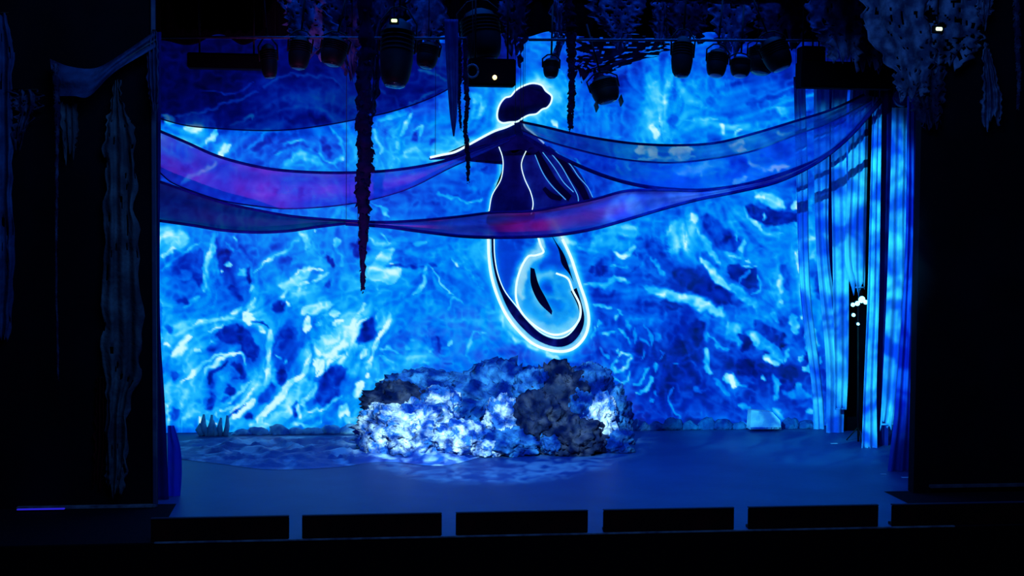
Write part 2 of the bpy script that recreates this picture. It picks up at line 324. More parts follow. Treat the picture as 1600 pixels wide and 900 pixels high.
STROKES = """
@240,90
8 40 14: 70,425 150,435
9 22 8: 75,425 115,432
8 46 14: 220,480 340,495
8 30 10: 440,510 420,560 370,600
8 16 8: 90,530 180,580 320,625
7 12 6: 60,510 140,545 260,600
8 34 10: 470,690 500,640 535,600
9 18 6: 460,685 490,690
6 16 8: 640,420 690,400 700,430
5 14 8: 170,410 300,390 400,370 480,320 600,300 720,240
4 12 8: 310,240 560,240 700,190
5 12 8: 530,480 620,440 690,410
5 12 8: 780,220 880,140 1000,120 1250,150 1350,230
5 50 30: 1060,250 1200,270 1300,330
5 20 10: 880,380 1050,340 1200,380 1280,450
2 60 30: 960,440 1100,430 1240,450
5 16 8: 620,510 760,520 900,530 1020,530
7 16 10: 860,690 950,600 1050,590 1130,640 1230,740 1300,790
3 26 12: 840,680 940,620 1080,610 1150,660
7 40 24: 900,760 1000,700 1100,700 1180,760
6 18 8: 640,650 720,600 780,540
3 30 16: 700,640 800,580 830,620
7 18 8: 1240,480 1290,550 1320,620 1340,680
3 40 20: 1180,560 1250,700
7 20 10: 1260,750 1340,690
8 22 10: 190,885 260,830 420,760 450,730
6 20 8: 60,640 120,660
@540,90
3 80 50: 250,330 450,290 650,230
6 14 8: 430,340 560,270 700,215
8 22 8: 385,545 420,470 460,390
7 16 8: 350,590 380,640
8 18 8: 480,520 540,490 520,560
3 30 16: 470,580 500,540
3 40 20: 610,580 640,610
7 50 24: 620,640 720,600 830,570
8 16 8: 510,80 600,110 700,170
5 20 14: 250,230 290,250
8 20 12: 200,500 230,600 240,680
7 40 24: 380,710 480,660 560,700
6 30 14: 230,440 330,410 430,380
7 60 30: 900,260 960,330 900,420
3 60 30: 960,800 1020,780 1000,720
6 20 8: 900,700 960,660 1050,640
7 12 6: 1090,740 1100,800 1060,880
@840,90
9 26 10: 115,440 150,480
8 70 30: 800,250 860,320 900,280
7 90 50: 780,130 820,350 820,560
9 40 10: 810,470 830,570
6 220 80: 1050,200 1150,330
7 16 8: 1040,440 1160,440 1280,425
8 20 10: 1300,460 1320,540
4 70 40: 930,470 960,400
4 70 40: 1200,580 1300,560
9 60 12: 690,650 800,660 840,690
9 70 12: 920,660 1080,660
8 18 6: 660,715 1110,710
5 50 30: 40,250 120,350
6 14 8: 560,760 600,830
7 18 8: 620,720 640,790
7 70 24: 960,790 1080,800 1240,800
4 60 20: 940,850 1060,880
8 12 6: 270,720 320,770
4 60 40: 620,290 700,350
4 40 30: 590,460 620,560
3 20 8: 0,660 80,800 130,880
6 14 6: 60,700 150,860
3 24 8: 220,780 300,880
6 14 6: 250,780 330,880
@1140,90
8 60 30: 0,600 110,640
9 26 8: 20,600 110,600
9 30 8: 70,640 120,660
9 30 12: 10,870 130,850
8 26 12: 140,740 230,780 400,770
9 16 6: 280,785 390,770
5 16 8: 180,280 330,240 480,210
3 26 10: 120,320 280,290 450,240 600,220
7 50 24: 330,370 400,400
6 16 8: 300,360 430,300 650,240
3 16 8: 480,400 650,340 800,290
3 14 6: 320,510 500,470
8 18 6: 525,420 540,450
8 18 6: 515,520 530,470
8 22 10: 320,530 440,540
3 80 30: 300,640 420,700
5 40 20: 560,620 700,600
3 80 40: 0,700 120,800
8 16 6: 40,530 90,510
4 200 20: 440,850 650,800
@240,290
8 70 20: 80,370 200,360 130,430
9 30 8: 75,510 90,480 150,440
7 16 8: 60,600 150,520 250,440 330,390
3 110 30: 290,480 200,580 300,660
3 50 20: 330,450 320,700
4 60 24: 130,640 180,690
5 60 24: 210,600 240,650
7 34 12: 420,330 410,470 370,600 360,740
8 16 6: 400,400 380,600
3 60 20: 490,450 500,640
2 40 16: 540,690 560,740
2 30 16: 500,460 530,520
3 60 20: 560,720 610,800
9 26 4: 508,550 538,552
9 18 5: 470,605 485,607
7 60 16: 610,580 630,620
2 20 8: 660,560 670,700
8 14 6: 570,350 580,390
6 14 6: 510,390 560,480
4 50 24: 600,500 740,560
7 16 8: 700,620 780,550 850,500 950,440 1020,380
8 14 6: 780,545 840,515
4 90 34: 880,560 960,520
5 60 20: 780,600 820,660
8 30 10: 1030,330 1090,400 1080,450
8 50 16: 880,700 960,680 1040,640 1090,590
9 14 5: 1000,640 1090,590 1190,600
9 26 6: 1020,690 1090,690
8 14 6: 1100,680 1180,640 1220,610
8 26 10: 890,780 960,730 1080,720
2 30 16: 1230,500 1260,560
8 50 10: 1290,370 1290,420
7 16 8: 1290,430 1330,560
9 30 8: 1130,320 1145,325
8 60 16: 1050,890 1150,860 1260,830
9 36 8: 1250,890 1310,890
8 20 8: 930,820 950,850
2 60 30: 840,860 900,840
3 40 16: 1200,700 1250,680
6 24 12: 200,870 330,780
7 16 8: 290,800 330,790
7 20 8: 360,730 370,760
2 40 24: 170,800 240,820
7 20 8: 700,700 690,760
8 24 10: 660,890 700,860 720,800
8 20 8: 540,890 620,870
@540,290
2 120 40: 60,420 140,440
8 60 8: 160,600 230,560 290,490 330,450
8 80 8: 180,620 280,640 380,610
8 30 8: 150,560 190,640 230,670
9 14 5: 310,550 335,560
4 60 20: 350,520 540,530
3 16 6: 300,570 540,575
7 20 8: 560,570 560,640 530,720
8 26 8: 470,750 530,710 560,640
6 26 12: 430,620 520,600
8 12 6: 600,560 700,730 760,780
8 14 6: 240,330 290,390
7 14 6: 180,370 230,430 330,400
4 16 8: 360,400 480,400
7 20 10: 490,410 560,390
6 30 16: 590,500 700,420
3 14 8: 590,540 650,560
6 60 30: 780,470 830,420
8 12 5: 740,510 800,570
9 10 4: 770,550 800,570
6 8 4: 820,520 920,680 980,740
6 14 6: 200,780 260,740 330,720
7 14 8: 720,880 760,800 830,820
8 26 8: 90,890 130,830
7 14 6: 190,860 220,890
8 20 8: 240,150 300,230
7 14 6: 170,120 300,180
4 80 40: 400,90 560,60
7 14 8: 640,60 800,100 980,110
5 60 30: 700,150 900,150
@840,290
7 160 50: 1000,250 960,430
7 80 40: 700,330 600,330
8 14 6: 920,320 930,280 910,350
8 36 12: 1090,200 1110,270
8 26 10: 540,470 600,490 690,430
9 10 4: 560,480 620,485
7 26 10: 130,330 260,420
3 14 8: 290,430 380,410
6 30 14: 280,440 440,470
2 130 30: 440,560 430,620
4 70 30: 520,520 560,640
3 70 20: 690,580 700,590
3 90 26: 800,400 880,560 960,640
2 100 30: 960,620 1080,640 1200,640
3 60 20: 1130,560 1200,600
2 110 30: 1060,690 1200,720 1350,820
8 34 12: 1140,500 1210,590 1300,680 1350,730
7 34 14: 1140,330 1210,440 1290,560
3 100 24: 1180,230 1270,330 1330,440
2 60 20: 1310,360 1320,420
7 24 10: 330,690 460,710 560,660 650,680
8 22 10: 560,660 620,665
8 60 22: 760,720 900,760 1060,800 1200,860 1300,900
9 12 6: 830,760 900,765
2 40 14: 860,820 1000,860
3 60 20: 380,760 540,760
7 14 6: 390,840 520,850
7 12 6: 550,870 600,900
3 60 20: 740,850 900,880
6 14 6: 800,500 860,600 880,650
6 14 6: 520,570 640,570
4 100 40: 380,380 300,390
@1140,290
2 80 12: 120,150 260,230 330,250
2 70 10: 250,260 370,230 500,230
3 30 8: 500,220 530,290
2 60 10: 280,170 360,210
8 70 20: 200,60 300,110 370,150
9 20 8: 190,70 250,90
7 16 8: 100,150 150,250 260,330 370,340
8 26 8: 150,240 230,310
9 40 8: 470,60 510,100 470,150
8 26 8: 450,280 490,280
8 24 10: 460,120 440,160
7 16 8: 240,190 240,240
8 26 10: 500,370 490,480 520,700
9 20 8: 460,480 490,640
8 36 10: 360,620 360,760
8 26 8: 350,830 370,820
8 24 8: 640,220 635,480
7 24 10: 640,0 640,200
8 20 8: 710,140 710,340
8 14 6: 550,370 600,380
4 40 14: 380,560 400,740
4 50 20: 560,520 590,640
3 60 20: 650,500 640,800
7 40 20: 690,600 690,760
2 90 10: 10,590 100,640 170,700
2 70 10: 120,600 190,660
6 12 5: 60,680 110,620 140,600
8 12 5: 100,570 190,580
7 16 6: 210,640 210,740 150,760
7 50 16: 0,700 100,780 200,850
3 80 10: 20,380 40,460
7 12 6: 30,350 50,400
8 30 12: 100,380 90,480
8 20 8: 10,510 80,510
9 12 5: 120,530 140,545
5 80 30: 190,440 300,560
@240,490
9 70 10: 640,50 700,20
9 40 8: 660,60 720,40
7 24 8: 270,70 400,45 560,20
8 12 6: 280,65 380,40
8 12 5: 380,120 470,90 600,95
2 100 16: 450,150 560,150 680,190
2 80 16: 680,200 700,320
2 60 16: 620,230 690,300
8 36 10: 740,100 770,150
9 20 8: 745,130 760,150
2 14 6: 700,60 780,70 820,110
8 40 10: 830,120 815,240 810,340
8 30 8: 810,340 810,420 770,500
9 18 6: 810,380 790,460
3 130 30: 960,80 930,240 900,400
2 60 20: 890,400 900,500
2 70 30: 930,180 960,120
7 16 6: 870,290 890,320
7 14 5: 920,350 940,330
9 46 8: 1090,30 1085,130
7 30 10: 1160,50 1170,80
9 70 8: 1290,40 1300,70
8 120 8: 1170,210 1220,240 1280,210
8 130 8: 1150,200 1260,250
8 60 8: 1150,330 1180,400
9 30 6: 1160,420 1190,430
9 20 6: 1130,330 1150,410
9 12 5: 1150,430 1200,420 1250,330 1330,290
8 30 8: 1300,330 1340,290
5 50 20: 1040,420 1140,480
8 34 8: 1100,290 1060,400 1000,470
8 40 8: 1040,430 950,510 880,600 800,680 720,750
9 30 6: 900,580 800,680 720,760
9 50 8: 730,760 760,740
8 60 16: 930,640 930,740
7 40 14: 980,580 920,640 850,740
3 40 14: 1010,620 990,740
8 24 8: 1020,640 1030,740
8 30 8: 1180,490 1100,570 1050,640
5 60 24: 1120,600 1100,660
6 60 24: 1100,720 1180,720
2 60 20: 1260,380 1200,500 1240,570
3 90 24: 1240,500 1290,430 1340,400
3 90 30: 1150,620 1280,540
8 16 8: 1080,700 1200,660 1320,560
8 50 10: 1350,650 1310,720
9 26 8: 1340,660 1320,730
8 50 12: 250,170 200,240 150,310
9 24 8: 270,170 190,240 140,310
9 24 8: 80,220 120,230
8 18 8: 45,150 50,200
8 18 8: 290,260 330,240
8 30 12: 390,220 440,210
3 40 14: 370,260 470,200
8 24 8: 210,490 290,400 400,320 480,285
9 14 5: 220,480 280,410
8 20 8: 360,430 430,360 500,310 600,290 640,370
9 14 5: 480,290 600,290
7 20 8: 210,370 220,400
2 30 12: 390,490 430,410 520,350
2 40 16: 560,350 620,420 620,470
6 60 24: 500,420 540,480
2 50 14: 430,570 400,640 370,650
2 50 14: 530,520 540,570
3 20 10: 470,620 520,590
8 20 8: 530,630 600,550 690,480
8 16 6: 540,700 620,620 720,530
9 36 8: 600,690 660,640 710,600
9 24 6: 560,740 620,690
2 12 5: 490,800 530,730 640,640
8 20 10: 470,690 560,660
7 24 10: 700,500 780,490 800,440
3 50 20: 740,640 800,560 820,500
2 40 16: 640,720 700,700
8 50 12: 690,790 800,790
7 24 10: 960,780 1100,790 1180,760
8 60 14: 350,750 370,830
9 20 6: 330,740 360,830 440,770
7 24 10: 210,740 260,720
8 16 6: 440,700 470,720
7 14 6: 80,620 90,680 120,830
8 14 6: 95,640 100,660
3 60 24: 140,680 150,740
3 60 24: 130,440 170,430
3 50 24: 90,120 130,100
2 60 30: 0,0 10,300
@540,490
8 34 10: 0,130 60,60 100,10
2 80 20: 180,40 170,120 110,180
3 40 14: 90,150 120,200
8 14 6: 90,80 150,20
8 30 8: 310,10 290,100 230,180 190,280
8 22 8: 190,280 150,400
9 20 6: 270,120 230,180
9 30 6: 150,430 150,460
8 26 8: 130,240 125,300
8 16 8: 0,180 10,300
7 30 8: 240,310 320,360 330,400
7 14 6: 250,250 320,240 370,270
7 14 6: 510,350 570,340 600,370
8 30 12: 410,450 470,400
8 40 14: 520,460 590,480
8 26 10: 210,470 330,450
7 50 16: 30,600 110,500
9 40 8: 50,580 120,500
9 30 6: 10,640 15,720
7 60 10: 0,740 80,760 150,700
8 24 8: 720,230 745,190
7 18 8: 460,170 480,180
7 24 8: 410,230 440,235
7 14 6: 590,260 600,280
3 18 8: 650,160 655,280
7 14 6: 850,300 880,220 910,130 990,140
6 16 6: 680,70 830,50
5 80 30: 720,120 800,120
3 12 5: 700,360 760,360
3 12 5: 1000,360 1070,365
3 12 5: 810,490 860,525 920,480
3 12 5: 800,620 860,635 930,600
3 12 5: 950,550 1090,540
5 12 6: 1030,640 1130,510 1250,450
6 60 30: 1000,430 1080,430
6 12 6: 1060,60 1200,180
8 20 20: 1090,20 1150,130 1230,200 1340,250
@840,490
5 60 30: 640,40 850,60
6 40 20: 820,140 860,180
7 14 5: 540,60 560,10
7 14 5: 430,40 440,90
7 14 5: 390,80 420,130 390,190
7 16 5: 470,140 530,130
7 16 5: 560,110 620,140 650,220
7 16 5: 440,230 470,290 500,310
7 18 5: 560,240 570,280
8 18 5: 560,300 600,280 640,310
8 18 5: 640,320 610,390 560,410 530,370 550,320
6 16 5: 630,50 640,110
6 16 5: 680,110 690,220
6 16 5: 750,90 790,160 800,230
6 12 5: 720,170 780,230
6 12 5: 860,260 890,290 860,320
6 12 5: 720,320 750,270
7 14 5: 540,460 600,490 640,460 650,400
7 16 5: 670,500 720,480 760,400 790,370
7 16 5: 690,560 740,550 790,480 790,430
7 16 5: 820,340 830,410
6 12 5: 820,540 840,580
7 18 6: 800,600 810,620
6 12 5: 960,360 1000,350
7 14 6: 960,520 930,560 940,640 1000,740 1050,790
5 20 10: 1100,520 1160,560
8 30 8: 1180,240 1190,300 1180,390 1220,420
6 30 10: 1230,450 1300,520 1350,580
8 46 8: 1340,440 1340,490
6 60 24: 1170,10 1170,130 1200,180
7 14 6: 1210,150 1260,210 1350,260
2 80 30: 1120,40 1140,200
4 50 20: 1000,710 1330,720
3 50 16: 700,760 1350,790
8 24 10: 60,270 150,330
7 16 5: 10,200 150,240 280,200 340,100
@1140,490
2 120 20: 300,160 340,250
3 80 16: 180,60 300,160 370,200
7 100 20: 0,80 60,190
7 60 14: 130,130 240,210 380,320
8 40 10: 150,150 190,210
2 40 10: 70,140 120,200 100,260
8 50 10: 240,320 300,320 380,340
9 24 6: 260,330 360,350
8 60 10: 20,440 30,500
9 30 8: 10,450 50,510
7 14 6: 50,490 130,530
8 24 8: 230,430 240,460
7 30 10: 310,420 330,500 320,620
2 100 20: 80,330 140,420
2 90 20: 430,370 430,460
3 60 20: 250,520 260,600
8 20 6: 400,250 400,330
8 30 8: 480,300 505,320
9 60 8: 520,370 600,400
8 60 10: 550,110 570,260
8 24 8: 600,100 610,260
3 60 10: 520,300 620,300
7 16 6: 640,300 640,360
7 40 14: 480,500 500,560
6 60 20: 400,560 560,580
8 30 10: 530,680 580,690
7 24 10: 310,680 380,740
7 26 10: 60,650 140,660
6 14 6: 60,770 140,770
8 40 8: 430,0 460,130
8 30 10: 490,20 510,30
7 30 10: 300,0 350,60
"""
def hexgrid(G, ys, xs, sig=.55):
    def wm(c, n):
        k = np.arange(n)[None, :]; w_ = np.exp(-((c[:, None] - k) ** 2) / (2 * sig * sig)); return w_ / w_.sum(1, keepdims=True)
    return wm(ys, G.shape[0]) @ G @ wm(xs, G.shape[1]).T
rs = np.random.RandomState(3)
def vnoise(X, Y, cell):
    n1, n2 = int(Y.max() / cell) + 4, int(X.max() / cell) + 4
    G = rs.rand(n1, n2); x = X / cell + 1; y = Y / cell + 1
    xi = x.astype(int); yi = y.astype(int); fx = x - xi; fy = y - yi
    xi = np.clip(xi, 0, n2 - 2); yi = np.clip(yi, 0, n1 - 2)
    fx = fx * fx * (3 - 2 * fx); fy = fy * fy * (3 - 2 * fy)
    return (G[yi, xi] * (1 - fx) + G[yi, xi + 1] * fx) * (1 - fy) + (G[yi + 1, xi] * (1 - fx) + G[yi + 1, xi + 1] * fx) * fy
# mermaid outline curves (photo frame)
HEAD = [(816, 185), (808, 190), (796, 191), (785, 192), (778, 187), (777, 176), (781, 163), (789, 153), (798, 150), (806, 141), (818, 134), (832, 130), (846, 133), (853, 142), (862, 150), (861, 160), (855, 168), (847, 171), (838, 178), (826, 180), (816, 185)]
TAIL_OUT = [(765, 370), (766, 400), (770, 430), (779, 460), (793, 490), (812, 515), (838, 537), (868, 547), (893, 543), (911, 525), (918, 500), (914, 472), (905, 445), (898, 424), (890, 400), (877, 372), (862, 345)]
TAIL_IN = [(842, 372), (846, 385), (850, 395), (838, 400), (826, 402), (815, 420), (808, 445), (808, 470), (818, 492), (840, 512), (866, 524), (890, 518), (906, 500), (907, 478), (896, 455), (888, 436), (870, 428), (852, 428), (840, 438), (838, 455), (846, 472), (860, 488)]
TAILPIC = [(3.6, 46, 14, [(790, 385), (792, 420), (800, 455), (812, 480)], .8), (3.2, 40, 14, [(858, 385), (872, 420)], .7), (3, 26, 10, [(880, 420), (900, 470)], .6),
           (7, 30, 12, [(840, 385), (824, 425), (820, 465), (840, 500), (870, 512), (890, 495), (888, 465), (870, 442)], .8), (5, 22, 14, [(862, 470), (868, 490)], .8), (8.4, 10, 6, [(846, 376), (840, 392), (822, 412), (813, 440), (816, 470)], .9), (8, 12, 8, [(826, 500), (850, 516), (880, 516), (898, 498)], .8)]
def seg_dist(X, Y, pts, par=False):
    d = np.full(X.shape, 1e9); T_ = np.zeros(X.shape); ns = len(pts) - 1
    for k_, ((ax, ay), (bx, by)) in enumerate(zip(pts[:-1], pts[1:])):
        vx, vy = bx - ax, by - ay; q = vx * vx + vy * vy + 1e-9
        t = np.clip(((X - ax) * vx + (Y - ay) * vy) / q, 0, 1)
        dn = np.hypot(X - ax - t * vx, Y - ay - t * vy)
        if par: T_ = np.where(dn < d, (k_ + t) / ns, T_)
        d = np.minimum(d, dn)
    return (d, T_) if par else d
def smooth_pts(pts):
    if len(pts) < 3: return pts if len(pts) > 1 else pts * 2
    return [(p.x, p.y) for p in cat_spline([(x, y, 0) for x, y in pts], (len(pts) - 1) * 5 + 1)]
RAMP = np.array([srgb(*c) for c in [(0, 2, 30), (0, 12, 85), (0, 22, 135), (0, 38, 185), (0, 75, 225), (0, 112, 244), (0, 150, 250), (30, 185, 255), (105, 222, 255), (205, 252, 255)]])
def projected(X, Y):
    """brightness level 0..9 of the projected picture at photo-frame coordinates"""
    wx = (vnoise(X, Y, 26) - .5) * 11 + (vnoise(X, Y, 9) - .5) * 6; wy = (vnoise(X, Y, 26) - .5) * 11 + (vnoise(X, Y, 9) - .5) * 6
    rows = [r for r in GRID.split() if r]
    G = np.array([[float(c) for c in (r + r[-1] * 48)[:48]] for r in rows])
    gx = (X + wx - GX0) / GS - .5; gy = (Y + wy - GY0) / GS - .5
    # separable smoothing on the regular lattice, then bilinear look-up so that the picture can be warped
    fy_ = np.arange(0, G.shape[0] - 1, .25); fx_ = np.arange(0, G.shape[1] - 1, .25)
    S = hexgrid(G, fy_, fx_, .5)
    sx = np.clip(gx * 4, 0, S.shape[1] - 1.01); sy = np.clip(gy * 4, 0, S.shape[0] - 1.01)
    xi = sx.astype(int); yi = sy.astype(int); fx = sx - xi; fy = sy - yi
    Lv = (S[yi, xi] * (1 - fx) + S[yi, xi + 1] * fx) * (1 - fy) + (S[yi + 1, xi] * (1 - fx) + S[yi + 1, xi + 1] * fx) * fy
    ox = oy = 0
    X2 = X + wx * .25 + (vnoise(X, Y, 13) - .5) * 5.5 + (vnoise(X, Y, 5) - .5) * 4; Y2 = Y + wy * .25 + (vnoise(X, Y, 13) - .5) * 5.5 + (vnoise(X, Y, 5) - .5) * 4
    AN = vnoise(X, Y, 8); FC = np.zeros(X.shape); FS = np.zeros(X.shape)
    xv = X[0]; yv = Y[:, 0]
    def stroke(lev, wd, soft, pts, al=1.0):
        p = smooth_pts(pts); xs = [q[0] for q in p]; ys = [q[1] for q in p]; m_ = wd / 2 + soft + 5
        i0, i1 = np.searchsorted(yv, [min(ys) - m_, max(ys) + m_]); j0, j1 = np.searchsorted(xv, [min(xs) - m_, max(xs) + m_])
        if i1 <= i0 or j1 <= j0: return
        d, tt = seg_dist(X2[i0:i1, j0:j1], Y2[i0:i1, j0:j1], p, True)
        if len(pts) > 1: wd = wd * (.45 + 1.0 * np.sqrt(np.clip(tt * (1 - tt) * 4, 0, 1)))
        a = np.clip((wd / 2 + soft / 2 - d) / max(soft, .5), 0, 1); a = a * a * (3 - 2 * a) * al * (.78 + .4 * AN[i0:i1, j0:j1]); a = np.clip(a, 0, 1)
        Lv[i0:i1, j0:j1] = Lv[i0:i1, j0:j1] * (1 - a) + lev * a
    for ln in STROKES.strip().split('\n'):
        if ln[0] == '@': ox, oy = map(float, ln[1:].split(',')); continue
        h, b = ln.split(':'); lev, wd, soft = map(float, h.split())
        pts = [tuple(float(v) for v in q.split(',')) for q in b.split()]
        q4 = [(ox + a / 4.5, oy + c / 4.5) for a, c in pts]
        for (ax, ay), (bx, by) in zip(q4[:-1], q4[1:]):
            ln_ = math.hypot(bx - ax, by - ay)
            if ln_ < 6: continue
            th = 2 * math.atan2(by - ay, bx - ax); i0, i1 = np.searchsorted(yv, [min(ay, by) - 70, max(ay, by) + 70]); j0, j1 = np.searchsorted(xv, [min(ax, bx) - 70, max(ax, bx) + 70])
            if i1 <= i0 or j1 <= j0: continue
            wgt = np.exp(-(seg_dist(X[i0:i1, j0:j1], Y[i0:i1, j0:j1], [(ax, ay), (bx, by)]) / 22) ** 2)
            FC[i0:i1, j0:j1] += wgt * math.cos(th); FS[i0:i1, j0:j1] += wgt * math.sin(th)
        stroke(lev, max(wd * .9 / 4.5, 1.6), max(soft / 4.5, 1.2) + 1.5, [(ox + a / 4.5, oy + c / 4.5) for a, c in pts], .85)
    # streaks of fine caustic light
    n1 = vnoise(X2, Y2, 11); n2 = vnoise(X2 + 40, Y2, 5.5); n3 = vnoise(X2, Y2 + 9, 17)
    rid = 1 - np.abs(n1 * 2 - 1) * 2.2; rid2 = 1 - np.abs(n3 * 2 - 1) * 3
    # streaks that flow along the painted currents
    ang = .5 * np.arctan2(FS + .05 * np.sin(X / 90), FC + .06 * np.cos(Y / 70)) + (vnoise(X, Y, 40) - .5) * .9
    cx_, sy_ = np.cos(ang), np.sin(ang); hh, ww = X.shape
    def lic(cell, steps):
        src = vnoise(X, Y, cell); acc = src.copy(); cnt = 1
        for sgn in (1, -1):
            px_ = np.tile(np.arange(ww, dtype=float), (hh, 1)); py_ = np.tile(np.arange(hh, dtype=float)[:, None], (1, ww))
            for _ in range(steps):
                ii = np.clip(py_.astype(int), 0, hh - 1); jj = np.clip(px_.astype(int), 0, ww - 1)
                # keep the heading continuous
                px_ = px_ + sgn * cx_[ii, jj] * 1.6; py_ = py_ + sgn * sy_[ii, jj] * 1.6
                acc += src[np.clip(py_.astype(int), 0, hh - 1), np.clip(px_.astype(int), 0, ww - 1)]; cnt += 1
        acc /= cnt; return (acc - acc.mean()) / (acc.std() + 1e-6)
    s1, s2 = lic(5, 9), lic(10, 12)
    Lv += (.32 * s1 + .37 * s2) * (.55 + .5 * vnoise(X, Y, 60)) * np.clip(Lv / 5, .45, 1.1)
    Lv += np.clip((X - 960) / 60, 0, 1) * np.clip((Y - 480) / 60, 0, 1) * -.5 + np.clip((620 - X) / 200, 0, 1) * np.clip((Y - 400) / 100, 0, 1) * .35
    Lv += .22 + .6 *( np.clip(rid, -1, 1) + .4 * np.clip(rid2, -.5, 1) + .5 * (n2 - .5) - .35)
    for lev, wd, sf, pts, al in TAILPIC: stroke(lev, wd, sf, pts, al)
    # white halo around the mermaid, its glow painted into the picture
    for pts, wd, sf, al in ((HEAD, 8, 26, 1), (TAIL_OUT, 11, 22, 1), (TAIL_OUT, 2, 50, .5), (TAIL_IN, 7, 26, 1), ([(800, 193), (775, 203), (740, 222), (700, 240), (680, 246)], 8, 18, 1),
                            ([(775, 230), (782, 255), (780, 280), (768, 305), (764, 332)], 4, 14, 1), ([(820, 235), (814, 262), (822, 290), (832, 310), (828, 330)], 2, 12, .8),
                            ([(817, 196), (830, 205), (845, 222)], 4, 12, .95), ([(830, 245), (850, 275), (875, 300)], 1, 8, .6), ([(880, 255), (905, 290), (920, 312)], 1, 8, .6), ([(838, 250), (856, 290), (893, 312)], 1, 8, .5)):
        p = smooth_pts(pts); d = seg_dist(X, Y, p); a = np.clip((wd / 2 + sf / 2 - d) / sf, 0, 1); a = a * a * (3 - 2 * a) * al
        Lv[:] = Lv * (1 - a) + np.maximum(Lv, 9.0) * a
    return Lv
def level_rgb(Lv):
    q = np.clip(Lv, 0, 8.999); i = q.astype(int); f = (q - i)[..., None]; return RAMP[i] * (1 - f) + RAMP[i + 1] * f

YB = 11.4
bx0, bx1, by0, by1 = 200, 1330, 40, 690
gx = np.arange(bx0, bx1 + 1, 2.0); gy = np.arange(by0, by1 + 1, 2.0)
XX, YY = np.meshgrid(gx, gy)
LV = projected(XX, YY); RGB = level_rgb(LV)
gt = np.clip((170 - np.abs(YY - 250)) / 170, 0, 1)
# project lattice to world plane (vectorised)
D = np.array(fwd)[None, None] + np.array(rgt) * ((XX - 800) / F_PX)[..., None] - np.array(up) * ((YY - 450) / F_PX)[..., None]
T = (YB - CAM.y) / D[..., 1]; PW = np.array(CAM) + D * T[..., None]
PW[..., 1] += .05 * np.sin(PW[..., 0] * 2.1) * np.clip((PW[..., 2]) / 4, 0, 1)     # the cloth hangs in very soft waves
zmin = 0.01
PW[..., 2] = np.maximum(PW[..., 2], zmin + .0008 * np.arange(len(gy))[::-1, None])
H_, W_ = XX.shape; idx = np.arange(H_ * W_).reshape(H_, W_)
quads = np.stack([idx[:-1, :-1], idx[1:, :-1], idx[1:, 1:], idx[:-1, 1:]], -1).reshape(-1, 4)
me = bpy.data.meshes.new('backdrop'); me.vertices.add(H_ * W_); me.vertices.foreach_set('co', PW.reshape(-1).astype(np.float32))
me.loops.add(quads.size); me.loops.foreach_set('vertex_index', quads.reshape(-1).astype(np.int32))
me.polygons.add(len(quads)); me.polygons.foreach_set('loop_start', (np.arange(len(quads)) * 4).astype(np.int32))
me.update(calc_edges=True); me.polygons.foreach_set('use_smooth', [True] * len(me.polygons))
ca = me.color_attributes.new('picture', 'FLOAT_COLOR', 'POINT')
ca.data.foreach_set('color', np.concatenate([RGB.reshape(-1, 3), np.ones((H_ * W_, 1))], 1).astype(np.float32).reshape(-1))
m = bpy.data.materials.new('emissive_projection'); m.use_nodes = True; nt = m.node_tree; b = nt.nodes['Principled BSDF']  # projector light painted in as emissive vertex colour
an = nt.nodes.new('ShaderNodeAttribute'); an.attribute_name = 'picture'
b.inputs['Base Color'].default_value = (.01, .01, .012, 1); b.inputs['Roughness'].default_value = 1; b.inputs['Specular IOR Level'].default_value = 0
nt.links.new(an.outputs['Color'], b.inputs['Emission Color']); b.inputs['Emission Strength'].default_value = 1.0
me.materials.append(m)
t = thing('backdrop', 'tall cloth backdrop glowing with a projected blue and cyan underwater picture', 'backdrop', (4.2, YB, 0))
o = bpy.data.objects.new('projected_cloth', me); C.objects.link(o); o.parent = t; o.location = (-4.2, -YB, 0)
tb = at(200, 30, YB); tb2 = at(1330, 30, YB)
tube('batten_pipe', [Vector((tb.x, YB + .03, PW[..., 2].max() + .02)) - Vector((4.2, YB, 0)), Vector((tb2.x, YB + .03, PW[..., 2].max() + .02)) - Vector((4.2, YB, 0))], .04, METAL, t)
def hang(t, pts, r=.006):
    """thin black cords from a flown thing up to the grid"""
    bpy.context.view_layer.update()
    for q in pts:
        q = Vector(q); l = t.location
        tube('cord', [q, Vector((q.x, q.y, 14.8))], r, METAL, t, seg=5, base=Vector(l))
# ------------------------------------------------------------------ mermaid cut-out hung in front of the backdrop
YM = 11.15
MER = at(840, 340, YM)
t = thing('mermaid_cutout', 'dark flat mermaid figure with glowing outline and coiled tail hanging before the backdrop', 'mermaid', MER)
MERD = mat('navy_figure_board', (.004, .01, .20), .9, noise=(2.2, (.012, .05, .50), .42, .72), spec=.05)
MERB = mat('blue_figure_board', (.012, .10, .85), .9, noise=(2.0, (.10, .45, 1.0), .40, .72), spec=.05)
MERG = sheer('blue_gauze', (.88, .93, 1), (.02, .15, .7), .02, .12, 2.0)
NEOD = mat('dim_glowing_outline', (.1, .3, .6), .5, emit=(.06, .42, 1.0), es=.9)
NEON = mat('glowing_outline', (.4, .8, .9), .5, emit=(.72, 1.0, 1.0), es=1.15)
MERK = mat('ink_figure_board', (.002, .002, .06), .9, noise=(3, (.003, .004, .10), .4, .7), spec=.05)
